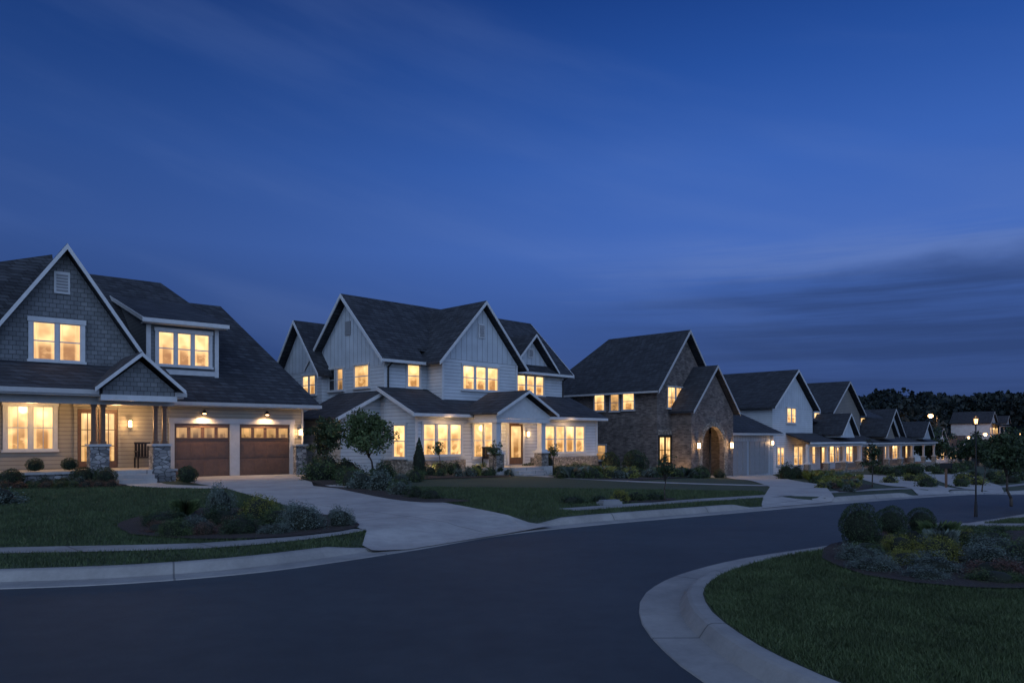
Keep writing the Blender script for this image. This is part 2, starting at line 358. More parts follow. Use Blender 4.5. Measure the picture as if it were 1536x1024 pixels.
# ---------------------------------------------------------------- house kit
def window(h,ax,pl,a0,a1,z0,z1,n=1,mat='lit',trim=.09,tm='white',rail=True,cross=False,name='window',sill=True):
    def mp(bb,A0,A1,D0,D1,Z0,Z1,mi=0):
        if ax=='f': bb.box(A0,A1,pl-D1,pl-D0,Z0,Z1,mi)
        else: bb.box(pl-D1,pl-D0,A0,A1,Z0,Z1,mi)
    w=(a1-a0)/n; p=B()
    for i in range(n): mp(p,a0+i*w,a0+(i+1)*w,.008,.02,z0,z1)
    po=glass(p,name,mat,h,ax)
    f=B()
    mp(f,a0-trim,a0,0,.075,z0,z1); mp(f,a1,a1+trim,0,.075,z0,z1)
    mp(f,a0-trim-.03,a1+trim+.03,0,.095,z1,z1+trim*1.3)
    if sill: mp(f,a0-trim-.04,a1+trim+.04,0,.12,z0-.09,z0)
    else: mp(f,a0-trim,a1+trim,0,.075,z0-.06,z0)
    for i in range(1,n): mp(f,a0+i*w-.055,a0+i*w+.055,0,.07,z0,z1)
    s=.035
    for i in range(n):
        x0=a0+i*w+(.055 if i else 0); x1=a0+(i+1)*w-(.055 if i<n-1 else 0)
        mp(f,x0,x0+s,.02,.045,z0,z1,1); mp(f,x1-s,x1,.02,.045,z0,z1,1); mp(f,x0+s,x1-s,.02,.045,z0,z0+s,1); mp(f,x0+s,x1-s,.02,.045,z1-s,z1,1)
        if rail: mp(f,x0+s,x1-s,.02,.04,(z0+z1)/2-.02,(z0+z1)/2+.02,1)
        if cross: mp(f,(x0+x1)/2-.012,(x0+x1)/2+.012,.02,.035,z0+s,z1-s,1)
    f.obj('frame',[tm,'dark' if tm=='dark' else tm],po); return po
def lantern(h,u,v,z,e=12,name='wall_lamp',s=1.0):
    b=B(); b.box(u-.05*s,u+.05*s,v-.03,v,z-.12*s,z+.12*s); b.box(u-.07*s,u+.07*s,v-.19*s,v-.05*s,z+.12*s,z+.15*s); b.box(u-.06*s,u+.06*s,v-.18*s,v-.06*s,z-.15*s,z-.13*s)
    b.box(u-.015,u+.015,v-.08,v-.02,z+.10*s,z+.13*s)
    o=b.obj(name,'dark',h); g_=B(); g_.box(u-.045*s,u+.045*s,v-.165*s,v-.075*s,z-.125*s,z+.118*s); g_.obj('lamp_glass','lamp',o)
    light('POINT',(u,v-.3,z),e,parent=h)
def post(h,u,v,z0,z1,w=.14,mat='wood',name='column'):
    b=B(); b.box(u-w/2,u+w/2,v-w/2,v+w/2,z0+.1,z1-.1); b.box(u-w*.72,u+w*.72,v-w*.72,v+w*.72,z0,z0+.1); b.box(u-w*.72,u+w*.72,v-w*.72,v+w*.72,z1-.1,z1); return b.obj(name,mat,h)
def pier(h,u,v,z0,z1,w=.56,mat='stone',cap='greytrim'):
    b=B(); b.box(u-w/2,u+w/2,v-w/2,v+w/2,z0,z1); b.box(u-w/2-.05,u+w/2+.05,v-w/2-.05,v+w/2+.05,z1,z1+.08,1); return b.obj('stone_pier',[mat,cap],h)
def gable_roof(h,uc,half,v0,v1,zr,slope,mat='roof',trim='white',t=.14,th=.2,name='roof',eaves=False):
    b=B(); ze=zr-half*slope
    b.slab([(uc-half,v0,ze),(uc,v0,zr),(uc,v1,zr),(uc-half,v1,ze)],t); b.slab([(uc,v0,zr),(uc+half,v0,ze),(uc+half,v1,ze),(uc,v1,zr)],t)
    o=b.obj(name,mat,h)
    k=B(); hh=th*.8
    k.ext([(uc-half-.03,v0-.045,ze-.03),(uc,v0-.045,zr-.02),(uc,v0-.045,zr-.02-hh),(uc-half-.03,v0-.045,ze-.03-hh)],(0,.043,0))
    k.ext([(uc,v0-.045,zr-.02),(uc+half+.03,v0-.045,ze-.03),(uc+half+.03,v0-.045,ze-.03-hh),(uc,v0-.045,zr-.02-hh)],(0,.043,0))
    k.obj('trim',trim,o); return o
def steps(h,u0,u1,v,z0,z1,n=4,run=.3,mat='concrete'):
    b=B(); rise=(z1-z0)/n
    for i in range(n): b.box(u0,u1,v-run*(n-i),v-run*(n-i-1),z0-.3,z0+rise*(i+1))
    b.obj('steps',mat,h)
def vent(h,u,v,z0,z1,w=.4):
    b=B(); b.box(u-w/2-.07,u+w/2+.07,v-.05,v,z0-.07,z1+.07); n=6
    for i in range(n):
        z=z0+(z1-z0)*(i+.15)/n; b.box(u-w/2,u+w/2,v-.075,v-.05,z,z+(z1-z0)/n*.55,1)
    b.obj('vent',['white','garagegrey'],h)
def gbox(h,name,mat,par,*a):
    q=B(); q.box(*a); return glass(q,name,mat,par,'f')
def downpipe(h,u,pts,mat='dark'):
    b=B()
    for p,q in zip(pts,pts[1:]): b.tube((u,p[0],p[1]),(u,q[0],q[1]),.04,.04,8)
    b.obj('downpipe',mat,h)
def chair(house,u,v,z,rot):
    o=house.location; t=house.rotation_euler.z
    e=empty('porch_chair',(o.x+u*math.cos(t)-v*math.sin(t),o.y+u*math.sin(t)+v*math.cos(t),o.z+z),math.degrees(t)+rot,'dark slatted wooden chair on the front porch','chair')
    b=B(); b.box(-.28,.28,-.27,.27,.38,.42); b.obj('seat','dark',e)
    b=B()
    for i in range(5): b.box(-.26+i*.11,-.18+i*.11,.25,.28,.42,.95)
    b.box(-.28,.28,.24,.29,.9,.97); b.obj('backrest','dark',e)
    for x in(-.26,.26):
        for y in(-.25,.25):
            b=B(); b.box(x-.025,x+.025,y-.025,y+.025,0,.38); b.obj('leg','dark',e)
        b=B(); b.box(x-.04,x+.04,-.3,.25,.6,.63); b.box(x-.02,x+.02,-.26,-.22,.42,.6); b.obj('armrest','dark',e)
# ---------------------------------------------------------------- house 1
h=empty('craftsman_house',(-13.4,29.1,0),40,'grey shingled craftsman house with stone piers and two brown garage doors','house','houses along the street')
b=B(); b.box(-.2,5.4,.0,13,-.6,3.12); b.box(-9,-.2,.02,12,-.6,4.3); b.obj('wall','tanlap',h)
b=B(); b.pu([(-6.5,4.2),(-1.0,4.2),(-1.0,4.35),(-3.75,8.45),(-6.5,4.35)],-.05,7); b.obj('gable_wall','greysiding',h)
b=B(); b.pv([(1,3.9),(1,6.33),(8.3,8.5),(8.3,3.9)],-.75,2.0); dm=b.obj('dormer','greylap',h)
gable_roof(h,-3.75,3.1,-.5,8,8.7,1.5,th=.26,t=.16)
fs=lambda v:3.2+.7235*(v+.5)
b=B()
b.slab([(-.3,-.5,3.2),(5.95,-.5,3.2),(3.95,6.5,fs(6.5)),(-.3,6.5,fs(6.5))])
b.slab([(-.3,6.5,fs(6.5)),(2.45,6.5,fs(6.5)),(1.55,8,fs(8)),(-.3,8,fs(8))])
b.slab([(-4,1,fs(1)),(-.3,1,fs(1)),(-.3,8,fs(8)),(-4,8,fs(8))])
b.slab([(5.95,-.5,3.2),(5.95,13.5,3.2),(3.95,6.5,fs(6.5))])
b.slab([(-4,8,fs(8)),(1.55,8,fs(8)),(5.95,13.5,3.2),(-4,13.5,3.2)])
b.slab([(1.55,8,fs(8)),(2.45,6.5,fs(6.5)),(5.95,13.5,3.2)]); b.slab([(2.45,6.5,fs(6.5)),(3.95,6.5,fs(6.5)),(5.95,13.5,3.2)])
b.slab([(-9.5,.1,4.6),(-3.7,.1,4.6),(-3.7,3.2,9.0),(-9,3.2,7.3)]); b.slab([(-9.5,8,4.4),(-9,3.2,7.3),(-3.7,3.2,9.0),(-3.7,8,4.4)])
r=b.obj('roof','roof',h)
b=B(); b.box(-.35,6.0,-.6,-.505,3.0,3.14); b.box(-.3,5.95,-.5,0,2.96,3.0); b.box(5.955,6.0,-.5,13.5,3.0,3.14); b.obj('gutter','greytrim',r)
b=B(); b.slab([(-1.0,.55,6.5),(2.3,.55,6.5),(2.3,8.3,8.75),(-1.0,8.3,8.75)],.12); dr=b.obj('dormer_roof','roof',dm)
b=B(); b.box(-1.03,2.33,.48,.545,6.3,6.46); b.beam((-1.02,.5,6.47),(-1.02,8.3,8.72),.04,.17); b.box(-.98,2.28,.55,1.0,6.27,6.31)
b.box(-.79,-.62,.96,1.03,4.2,6.27); b.box(1.88,2.04,.96,1.03,4.2,6.27); b.box(-.62,1.88,.965,.998,4.3,4.5); b.obj('dormer_trim','white',dm)
window(h,'f',1.0,-.35,1.65,4.68,6.02,3,trim=.12)
window(h,'f',-.05,-4.75,-3.25,4.5,5.85,2,trim=.13); vent(h,-3.85,-.05,7.0,7.65,.36)
b=B(); b.box(-9,-.55,-2.2,0.02,-.5,.5); b.box(-9,-.5,-2.28,.01,.5,.58,1); b.obj('porch',['stone','concrete'],h)
b=B(); b.slab([(-9.5,-2.65,3.38),(-.35,-2.65,3.38),(-.35,-.06,4.42),(-9.5,-.06,4.42)]); pr=b.obj('porch_roof','roof',h)
b=B(); b.box(-9.5,-3.15,-2.72,-2.655,3.2,3.36); b.box(-.72,-.3,-2.72,-2.655,3.2,3.36); b.box(-9,-.6,-2.15,-1.85,2.88,3.14); b.box(-9.4,-.4,-2.65,0,3.14,3.19); b.obj('trim','greytrim',pr)
b=B(); b.pu([(-3.05,3.2),(-.75,3.2),(-.75,3.42),(-1.9,4.42),(-3.05,3.42)],-2.75,-1.0); b.obj('porch_gable','greysiding',h)
gable_roof(h,-1.9,1.42,-3.1,-.3,4.72,.9,t=.1,th=.18,name='porch_gable_roof')
b=B(); b.box(-3.12,-.68,-2.85,-2.76,3.0,3.2); b.box(-3.1,-2.95,-2.8,-1.95,3.0,3.19); b.box(-.85,-.7,-2.8,-1.95,3.0,3.19); b.obj('porch_beam','white',h)
for u in(-3.05,-1.05,-6.3):
    pier(h,u,-2.0,-.4,1.42,.6)
    post(h,u-.15,-2.0,1.5,2.9,.13); post(h,u+.15,-2.0,1.5,2.9,.13)
steps(h,-2.65,-1.45,-2.28,0,.58,4,.32)
for u0,u1 in((-3.35,-2.72),(-2.66,-2.03)):
    b=B(); b.box(u0,u1,-.03,.0,.6,2.78); d=b.obj('door','wood',h)
    gbox(h,'door_glass','lit',d,u0+.12,u1-.12,-.045,-.031,.85,2.62)
    q=B(); q.box(u0+.12,u1-.12,-.06,-.046,1.4,1.43); q.box(u0+.12,u1-.12,-.06,-.046,2.0,2.03); q.box((u0+u1)/2-.015,(u0+u1)/2+.015,-.062,-.046,.85,2.62); q.obj('door_bars','wood',d)
b=B(); b.box(-3.47,-3.36,-.06,0,.58,2.86); b.box(-2.02,-1.91,-.06,0,.58,2.86); b.box(-3.5,-1.88,-.07,0,2.86,3.0); b.obj('door_frame','tanlap',h)
window(h,'f',.02,-5.5,-4.1,1.3,2.85,2,trim=.12,cross=True)
chair(h,-1.25,-.6,.58,0)
lantern(h,-1.62,.0,2.25,24); light('POINT',(-2.3,-1.1,2.75),66,parent=h,size=.15); light('POINT',(-4.9,-1.1,2.75),52,parent=h,size=.15)
for u0 in(.0,2.58):
    u1=u0+2.14; b=B(); b.box(u0,u1,-.03,0,0.1,2.27)
    w=(u1-u0)/4
    for i in range(4):
        for j in range(2):
            z0=.16+j*.72
            b.box(u0+i*w+.07,u0+(i+1)*w-.07,-.045,-.03,z0+.06,z0+.62); b.box(u0+i*w+.14,u0+(i+1)*w-.14,-.055,-.045,z0+.13,z0+.55)
    for j in(0.86,1.56): b.box(u0,u1,-.033,-.03,j,j+.015,1)
    d=b.obj('garage_door',['garagewood','dark'],h)
    q=B()
    for i in range(4): q.box(u0+i*w+.07,u0+(i+1)*w-.07,-.04,-.031,1.72,2.12)
    gp=glass(q,'door_window','litdim',d,'f')
    q=B()
    q.box(u0+.04,u1-.04,-.055,-.041,1.68,1.72); q.box(u0+.04,u1-.04,-.055,-.041,2.12,2.16); q.obj('door_rail','garagewood',d)
b=B()
for a,c in((-.2,-.01),(2.16,2.56),(4.74,4.95)): b.box(a,c,-.07,0,-.1,2.29)
b.box(-.22,4.97,-.09,0,2.29,2.5); b.obj('garage_trim','greytrim',h)
for u in(1.07,3.65):
    b=B(); b.tube((u,-.02,2.75),(u,-.28,2.82),.014,.014); b.tube((u,-.28,2.84),(u,-.28,2.70),.04,.12,12); o=b.obj('barn_lamp','dark',h,fix=False)
    q=B(); q.tube((u,-.28,2.695),(u,-.28,2.66),.07,.05,12); q.obj('bulb','lamp',o)
    light('SPOT',(u,-.3,2.62),115,parent=h,rot=(math.radians(8),0,0),spot=155)
pier(h,5.15,-.12,-.3,1.35,.5); lantern(h,5.2,.0,1.95,26)
downpipe(h,5.32,[(-.06,3.0),(-.06,.1)],'greytrim')
# ---------------------------------------------------------------- house 2
h=empty('farmhouse',(-6.1,35,0),45,'white two-storey farmhouse with board-and-batten gables and columned portico','house','houses along the street')
b=B(); b.box(0,13,0,6.2,-.8,5.72); b.box(2.57,7.79,-1.2,.1,2.5,5.7); b.box(-.4,4,5.0,9.3,-.8,5.3)
b.pv([(-2.4,-.8),(.05,-.8),(.05,3.95),(-2.4,2.86)],0.01,13.2); b.pu([(-2.2,-.8),(.02,-.8),(.02,3.8),(-2.2,2.72)],.3,3.6); b.obj('wall','whitelap',h)
b=B(); b.pv([(0,5.2),(6.2,5.2),(6.2,5.72),(3.1,8.72),(0,5.72)],-.02,.2); b.pv([(0,5.6),(6.2,5.6),(3.1,8.7)],12.8,13.02)
b.pu([(2.57,5.62),(7.79,5.62),(5.18,8.45)],-1.22,0); b.pu([(8.5,5.72),(11.7,5.72),(10.1,7.35)],-.03,1); b.pv([(5.0,5.2),(9.3,5.2),(7.15,7.75)],-.42,2); b.obj('gable_wall','batten',h)
b=B()
b.slab([(-.45,-.45,5.47),(2.2,-.45,5.47),(2.2,3.1,8.95),(-.45,3.1,8.95)]); b.slab([(8.1,-.45,5.47),(13.4,-.45,5.47),(13.4,3.1,8.95),(8.1,3.1,8.95)]); b.slab([(2.2,0.3,6.205),(8.1,.3,6.205),(8.1,3.1,8.95),(2.2,3.1,8.95)])
b.slab([(-.45,3.1,8.95),(13.4,3.1,8.95),(13.4,6.65,5.47),(-.45,6.65,5.47)])
b.slab([(-.85,4.6,5.0),(4,4.6,5.0),(4,7.15,8.02),(-.85,7.15,8.02)]); b.slab([(-.85,7.15,8.02),(4,7.15,8.02),(4,9.7,5.0),(-.85,9.7,5.0)])
r=b.obj('roof','roof',h)
def rake(us,vv,hh):
    b=B()
    for v0,z0,v1,z1 in vv: b.ext([(us,v0,z0),(us,v1,z1),(us,v1,z1-hh),(us,v0,z0-hh)],(.045,0,0))
    b.obj('trim','white',r)
vm=((-.48,5.45,3.1,8.93),(3.1,8.93,6.68,5.45))
rake(-.5,vm,.2); rake(13.41,vm,.2); rake(-.9,((4.6,4.98,7.15,8.0),(7.15,8.0,9.7,4.98)),.18)
for a in((-.45,2.2),(8.1,13.4)):
    b=B(); b.box(a[0],a[1],-.52,-.46,5.29,5.43); b.obj('gutter','white',r)
for a in((-.02,.12,-.04,-.001,2.9,5.3),(7.68,7.82,-1.25,-1.21,3.4,5.6),(2.54,2.68,-1.25,-1.21,3.4,5.6),(-.02,.12,-2.45,-2.41,.8,2.68),(13.08,13.22,-2.45,-2.41,.8,2.68)):
    b=B(); b.box(*a); b.obj('corner_board','white',h)
for u in(.2,12.9): downpipe(h,u,[(-.5,5.35),(-.06,5.1),(-.06,4.05)])
gable_roof(h,5.18,3.05,-1.6,3.1,8.72,1.08,th=.22); gable_roof(h,10.1,1.95,-.5,2.4,7.62,1.05,th=.18)
b=B(); b.slab([(-.4,-2.85,2.86),(13.6,-2.85,2.86),(13.6,-.01,4.14),(-.4,-.01,4.14)],.12); b.slab([(-2.65,-.1,2.62),(-.01,-.1,3.98),(-.01,4,3.98),(-2.65,4,2.62)],.12); r=b.obj('porch_roof','roof',h)
b=B(); b.box(-.4,3.1,-2.92,-2.855,2.68,2.82); b.box(6.85,13.6,-2.92,-2.855,2.68,2.82); b.box(-.4,13.6,-2.855,-2.4,2.68,2.715)
b.ext([(-.45,-2.9,2.83),(-.45,0,4.12),(-.45,0,3.95),(-.45,-2.9,2.66)],(.045,0,0)); b.ext([(-2.7,-.145,2.6),(0,-.145,3.97),(0,-.145,3.8),(-2.7,-.145,2.44)],(0,.043,0)); b.obj('trim','white',r)
b=B(); b.box(-.04,3.0,-2.47,-2.41,-.8,.66); b.box(-.04,.0,-2.41,0,-.8,.66); b.obj('stone_base','warmstone',h)
b=B(); b.box(7.6,13.25,-2.47,-2.41,-.8,.66); b.obj('stone_base','warmstone',h)
window(h,'f',-2.4,.45,2.75,.9,2.35,3); window(h,'f',-2.4,8.7,12.0,.9,2.35,4)
window(h,'f',-2.4,3.55,4.9,.75,2.4,2)
window(h,'f',-1.2,3.9,6.35,4.15,5.35,3); window(h,'f',0,1.35,2.1,4.2,5.3,1); window(h,'f',0,9.0,11.2,4.15,5.25,3)
window(h,'s',0,1.25,2.5,4.2,5.3,1); window(h,'s',0,3.55,4.1,4.15,5.25,1,'litdim'); window(h,'s',0,4.35,4.9,4.15,5.25,1,'dk'); window(h,'s',-.4,5.6,6.9,4.0,5.0,2)
window(h,'s',0,-1.7,-.8,.8,2.3,1); window(h,'s',-.4,7.3,8.3,.9,2.0,1,'dk')
window(h,'s',-2.2,1.2,2.4,.9,2.1,1,'dk')
vent(h,5.18,-1.22,6.9,7.5,.3); vent(h,10.1,-.03,6.35,6.75,.3)
b=B(); b.box(-.06,-.02,2.85,3.35,6.9,7.6); b.obj('vent','garagegrey',h)
b=B(); b.box(5.95,6.95,-2.46,-2.4,.35,2.45); d=b.obj('door','wood',h); gbox(h,'door_glass','lit',d,6.1,6.8,-2.475,-2.461,.7,2.3)
b=B(); b.box(5.8,5.94,-2.5,-2.4,.3,2.5); b.box(6.96,7.1,-2.5,-2.4,.3,2.5); b.box(5.8,7.1,-2.5,-2.4,2.5,2.65); b.obj('door_frame','white',h)
b=B(); b.box(3.1,7.0,-4.5,-2.42,-.8,.3); b.obj('porch','concrete',h); steps(h,4.0,5.7,-4.5,-.15,.3,3,.3)
for u in(3.4,6.5):
    pier(h,u,-4.2,-.5,.95,.5,'warmstone','white'); post(h,u,-4.2,1.03,2.6,.3,'white')
b=B(); b.pu([(3.15,2.62),(6.85,2.62),(6.85,2.8),(5.0,3.75),(3.15,2.8)],-4.45,-2.9); b.box(3.15,6.85,-4.47,-4.3,2.42,2.61); b.box(3.15,3.3,-4.3,-2.4,2.42,2.61); b.box(6.7,6.85,-4.3,-2.4,2.42,2.61); b.obj('portico','white',h)
gable_roof(h,5.0,2.1,-4.8,-2.0,4.0,.53,t=.1,th=.17,name='portico_roof')
chair(h,4.2,-2.9,.3,0)
light('POINT',(5.0,-3.4,2.2),75,parent=h,size=.15); lantern(h,7.3,-2.41,1.9,16)
for u in(.3,3.0,8.2,9.6,11.2,12.6): light('POINT',(u,-3.25,.45),11,parent=h)
light('POINT',(1.6,-3.0,2.5),13,parent=h); light('POINT',(10.3,-3.0,2.5),13,parent=h)
# ---------------------------------------------------------------- house 3
h=empty('brick_house',(9.08,46,-1),45,'brown brick two-storey house with dark steep roof and arched entry','house','houses along the street')
b=B(); b.box(0,6.4,.0,9.5,-.8,5.8); b.pu([(0,5.7),(6.4,5.7),(6.4,5.8),(3.2,9.35),(0,5.8)],-.02,.4)
arc=[(4.25+1.4*math.cos(t),2.1+1.35*math.sin(t)) for t in np.linspace(0,math.pi,17)]
b.pu([(1.6,-.8),(2.85,-.8)]+arc[::-1]+[(5.65,-.8),(6.9,-.8),(6.9,4.35),(4.25,7.1),(1.6,4.35)],-1.5,-1.2)
b.box(1.6,1.9,-1.19,-.02,-.8,4.4); b.box(6.6,6.9,-1.19,0,-.8,4.4); b.obj('wall','brick',h)
b=B()
for i in range(16):
    t0,t1=math.pi*i/16,math.pi*(i+.92)/16
    b.pu([(4.25+r_*math.cos(t),2.1+(r_-.05)*math.sin(t)) for r_,t in((1.38,t0),(1.7,t0),(1.7,t1),(1.38,t1))],-1.56,-1.45)
b.box(2.45,2.83,-1.56,-1.505,-.4,2.1); b.box(5.67,6.05,-1.56,-1.505,-.4,2.1); b.obj('arch','warmstone',h)
b=B(); b.slab([(-.45,-.45,5.65),(3.2,-.45,9.75),(3.2,6.2,9.75),(-.45,10,5.65)]); b.slab([(3.2,-.45,9.75),(6.85,-.45,5.65),(6.85,10,5.65),(3.2,6.2,9.75)]); b.slab([(-.45,10,5.65),(3.2,6.2,9.75),(6.85,10,5.65)]); r=b.obj('roof','roof2',h)
b=B(); b.ext([(-.48,-.5,5.62),(3.2,-.5,9.73),(3.2,-.5,9.55),(-.48,-.5,5.44)],(0,.045,0)); b.ext([(3.2,-.5,9.73),(6.88,-.5,5.62),(6.88,-.5,5.44),(3.2,-.5,9.55)],(0,.045,0)); b.box(-.5,-.455,-.4,10,5.5,5.62); b.obj('trim','greytrim',r)
gable_roof(h,4.25,2.95,-1.85,1.5,7.42,1.03,'roof2','greytrim')
b=B(); b.box(6.9,15.0,-.5,9,-.8,3.0); b.obj('garage_wall','bluebatten',h)
b=B(); b.slab([(6.7,-1,3.05),(15.6,-1,3.05),(12.5,4,5.9),(6.7,4,5.9)]); b.slab([(15.6,-1,3.05),(15.6,9.5,3.05),(12.5,4,5.9)]); b.slab([(6.7,4,5.9),(12.5,4,5.9),(15.6,9.5,3.05),(6.7,9.5,3.05)]); r=b.obj('garage_roof','roof2',h)
b=B(); b.box(6.95,15.6,-1.07,-1.005,2.88,3.02); b.box(6.95,15.6,-1,-.5,2.84,2.87); b.obj('trim','greytrim',r)
for u0,u1 in((7.75,10.75),(11.1,14.1)):
    b=B(); b.box(u0,u1,-.54,-.5,.0,2.45)
    for j in range(4):
        for i in range(4): b.box(u0+.08+i*(u1-u0)/4,u0-.08+(i+1)*(u1-u0)/4,-.56,-.54,.1+j*.6,.58+j*.6)
    b.obj('garage_door','garagegrey',h)
window(h,'s',0,4.1,4.95,4.5,5.6,1,trim=.06,tm='greytrim'); window(h,'s',0,2.9,3.6,4.45,5.55,1,'litdim',trim=.06,tm='greytrim'); window(h,'s',0,1.7,2.6,4.5,5.6,1,trim=.06,tm='greytrim'); window(h,'s',0,4.0,5.2,1.2,2.2,1,'litdim',trim=.06,tm='greytrim')
window(h,'f',-.02,1.15,3.0,4.6,5.95,2,trim=.06,cross=True,tm='greytrim'); 
window(h,'f',0,.25,1.5,1.1,2.75,2,trim=.06,cross=True,tm='dark')
b=B(); b.box(.15,1.58,-.06,-.0,2.9,3.2); b.obj('lintel','warmstone',h)
b=B(); b.box(3.6,4.9,-.06,0,.15,2.5); d=b.obj('door','wood',h); gbox(h,'door_glass','litdim',d,3.8,4.7,-.075,-.061,1.2,2.3)
b=B(); b.box(1.9,6.6,-1.9,-.01,-.8,.12); b.obj('porch','concrete',h)
lantern(h,2.2,-1.5,2.2,48,s=1.4); lantern(h,6.4,-1.5,2.2,48,s=1.4); light('POINT',(4.25,-.7,2.9),75,parent=h); lantern(h,7.3,-.5,2.3,22,s=1.2); lantern(h,14.6,-.5,2.3,14,s=1.2)
light('POINT',(1.0,-.9,.5),34,parent=h)
# ---------------------------------------------------------------- simple houses
def simple(name,label,o,z0,gw,dep,eave,ridge,wm,gm,roofm,wing,we,wr,nport=3,fl2=True,small=True,lw=0,tm='white',fw='lit',porch0=.35):
    h=empty(name,(o[0],o[1],z0),45,label,'house','houses along the street')
    b=B(); b.box(0,gw,0,dep,-1,eave); b.box(gw,gw+wing,.6,dep,-1,we)
    if lw: b.box(-lw,0,.8,dep,-1,we)
    b.obj('wall',wm,h)
    sl=(ridge-.35-eave)/(gw/2); b=B(); b.pu([(0,eave-.05),(gw,eave-.05),(gw/2,ridge-.35)],-.02,dep)
    b.obj('gable_wall',gm,h)
    gable_roof(h,gw/2,gw/2+.45,-.45,dep+.3,ridge,sl,roofm,tm,th=.22)
    b=B(); m_=(dep+.6)/2; b.slab([(gw-.2,.1,we),(gw+wing+.4,.1,we),(gw+wing-.8,m_,wr),(gw-.2,m_,wr)]); b.slab([(gw-.2,m_,wr),(gw+wing-.8,m_,wr),(gw+wing+.4,dep+.4,we),(gw-.2,dep+.4,we)]); b.slab([(gw+wing+.4,.1,we),(gw+wing+.4,dep+.4,we),(gw+wing-.8,m_,wr)])
    if lw: b.slab([(-lw-.4,.2,we),(.2,.2,we),(.2,m_,wr),(-lw+1.5,m_,wr)]); b.slab([(-lw-.4,.2,we),(-lw+1.5,m_,wr),(-lw-.4,dep+.4,we)]); b.slab([(-lw+1.5,m_,wr),(.2,m_,wr),(.2,dep+.4,we),(-lw-.4,dep+.4,we)])
    b.obj('wing_roof',roofm,h)
    pu0,pu1=gw*porch0,gw+wing; pe=2.75
    b=B(); b.slab([(pu0-.3,-2.0,pe),(pu1+.3,-2.0,pe),(pu1+.3,.6,3.7),(pu0-.3,.6,3.7)],.12); r=b.obj('porch_roof',roofm,h)
    b=B(); b.box(pu0-.3,pu1+.3,-2.06,-2.005,pe-.18,pe-.03); b.box(pu0-.2,pu1+.2,-1.8,-1.6,pe-.4,pe-.2); b.obj('trim',tm,r)
    b=B(); b.box(pu0-.1,pu1+.1,-1.9,0.3,-1,.25); b.obj('porch','warmstone',h)
    for i in range(nport+1):
        u=pu0+(pu1-pu0)*i/nport; pier(h,u,-1.65,.2,.95,.42,'warmstone',tm); post(h,u,-1.65,1.0,pe-.4,.2,tm)
    if small:
        uc=gw+wing*.35; gable_roof(h,uc,1.9,-2.4,2,5.2,.95,roofm,tm,t=.1,th=.2,name='porch_gable_roof'); b=B(); b.pu([(uc-1.6,3.1),(uc+1.6,3.1),(uc,4.85)],-2.1,1.5); b.obj('porch_gable',gm,h)
    window(h,'f',0,gw*.18-.6,gw*.18+.6,.9,2.3,2,fw)
    window(h,'f',0,gw*.5,gw*.5+1.7,.8,2.35,2); window(h,'f',.6,gw+.5,gw+1.9,.8,2.3,2,fw)
    if lw:
        window(h,'f',.8,-lw+1,-lw+2.4,.8,2.3,2); window(h,'f',.8,-lw+4.6,-lw+6.4,.8,2.3,2)
    if wing>3.4: window(h,'f',.6,gw+wing-1.4,gw+wing-.4,.8,2.3,1)
    b=B(); u=gw+wing*.55; b.box(u-.45,u+.45,.54,.6,.25,2.4); d=b.obj('door','wood',h); gbox(h,'door_glass','lit',d,u-.25,u+.25,.525,.539,.8,2.2)
    if fl2:
        window(h,'f',-.02,gw/2-1.3,gw/2+.3,4.3,5.5,2,fw); window(h,'s',0,dep*.3,dep*.3+.9,4.1,5.2,1,'dk'); window(h,'s',0,dep*.6,dep*.6+.9,4.1,5.2,1,'dk')
        if small and we>4: window(h,'f',.6,gw+wing*.35-.6,gw+wing*.35+.6,4.3,5.3,1)
    else: vent(h,gw/2,-.02,eave+.4,eave+1.0,.4)
    for i in range(nport): light('POINT',(pu0+(pu1-pu0)*(i+.5)/nport,-1.0,2.1),16,(1,.5,.18),parent=h,size=.15)
    light('POINT',(gw*.15,-.8,1.5),10,(1,.5,.18),parent=h)
    return h
simple('white_gable_house','pale two-storey house with tall front gable and lit porch',(20.6,58,),-1.4,7.6,9,5.5,8.7,'whitelap','batten','roof2',6.5,4.6,6.6,3)
simple('tan_gable_house','tan two-storey house with dark roof and lit porch',(30.4,70),-1.55,7.5,10,5.6,8.8,'darktan','darktan','roof2',7,5.4,8.0,3,tm='greytrim',fw='litdim')
simple('brick_bungalow','low brown bungalow with gabled porch and glowing windows',(42,83),-1.6,6.0,10,3.4,6.6,'tanbrick','bluebatten','roof2',7,3.2,5.4,3,False,lw=10,tm='greytrim',porch0=.1)
simple('distant_house','distant white cottage with lit porch',(75,130),-3.2,7,9,3.2,6.6,'whitelap','batten','roof2',9,3.0,5.3,3,False,tm='greytrim')
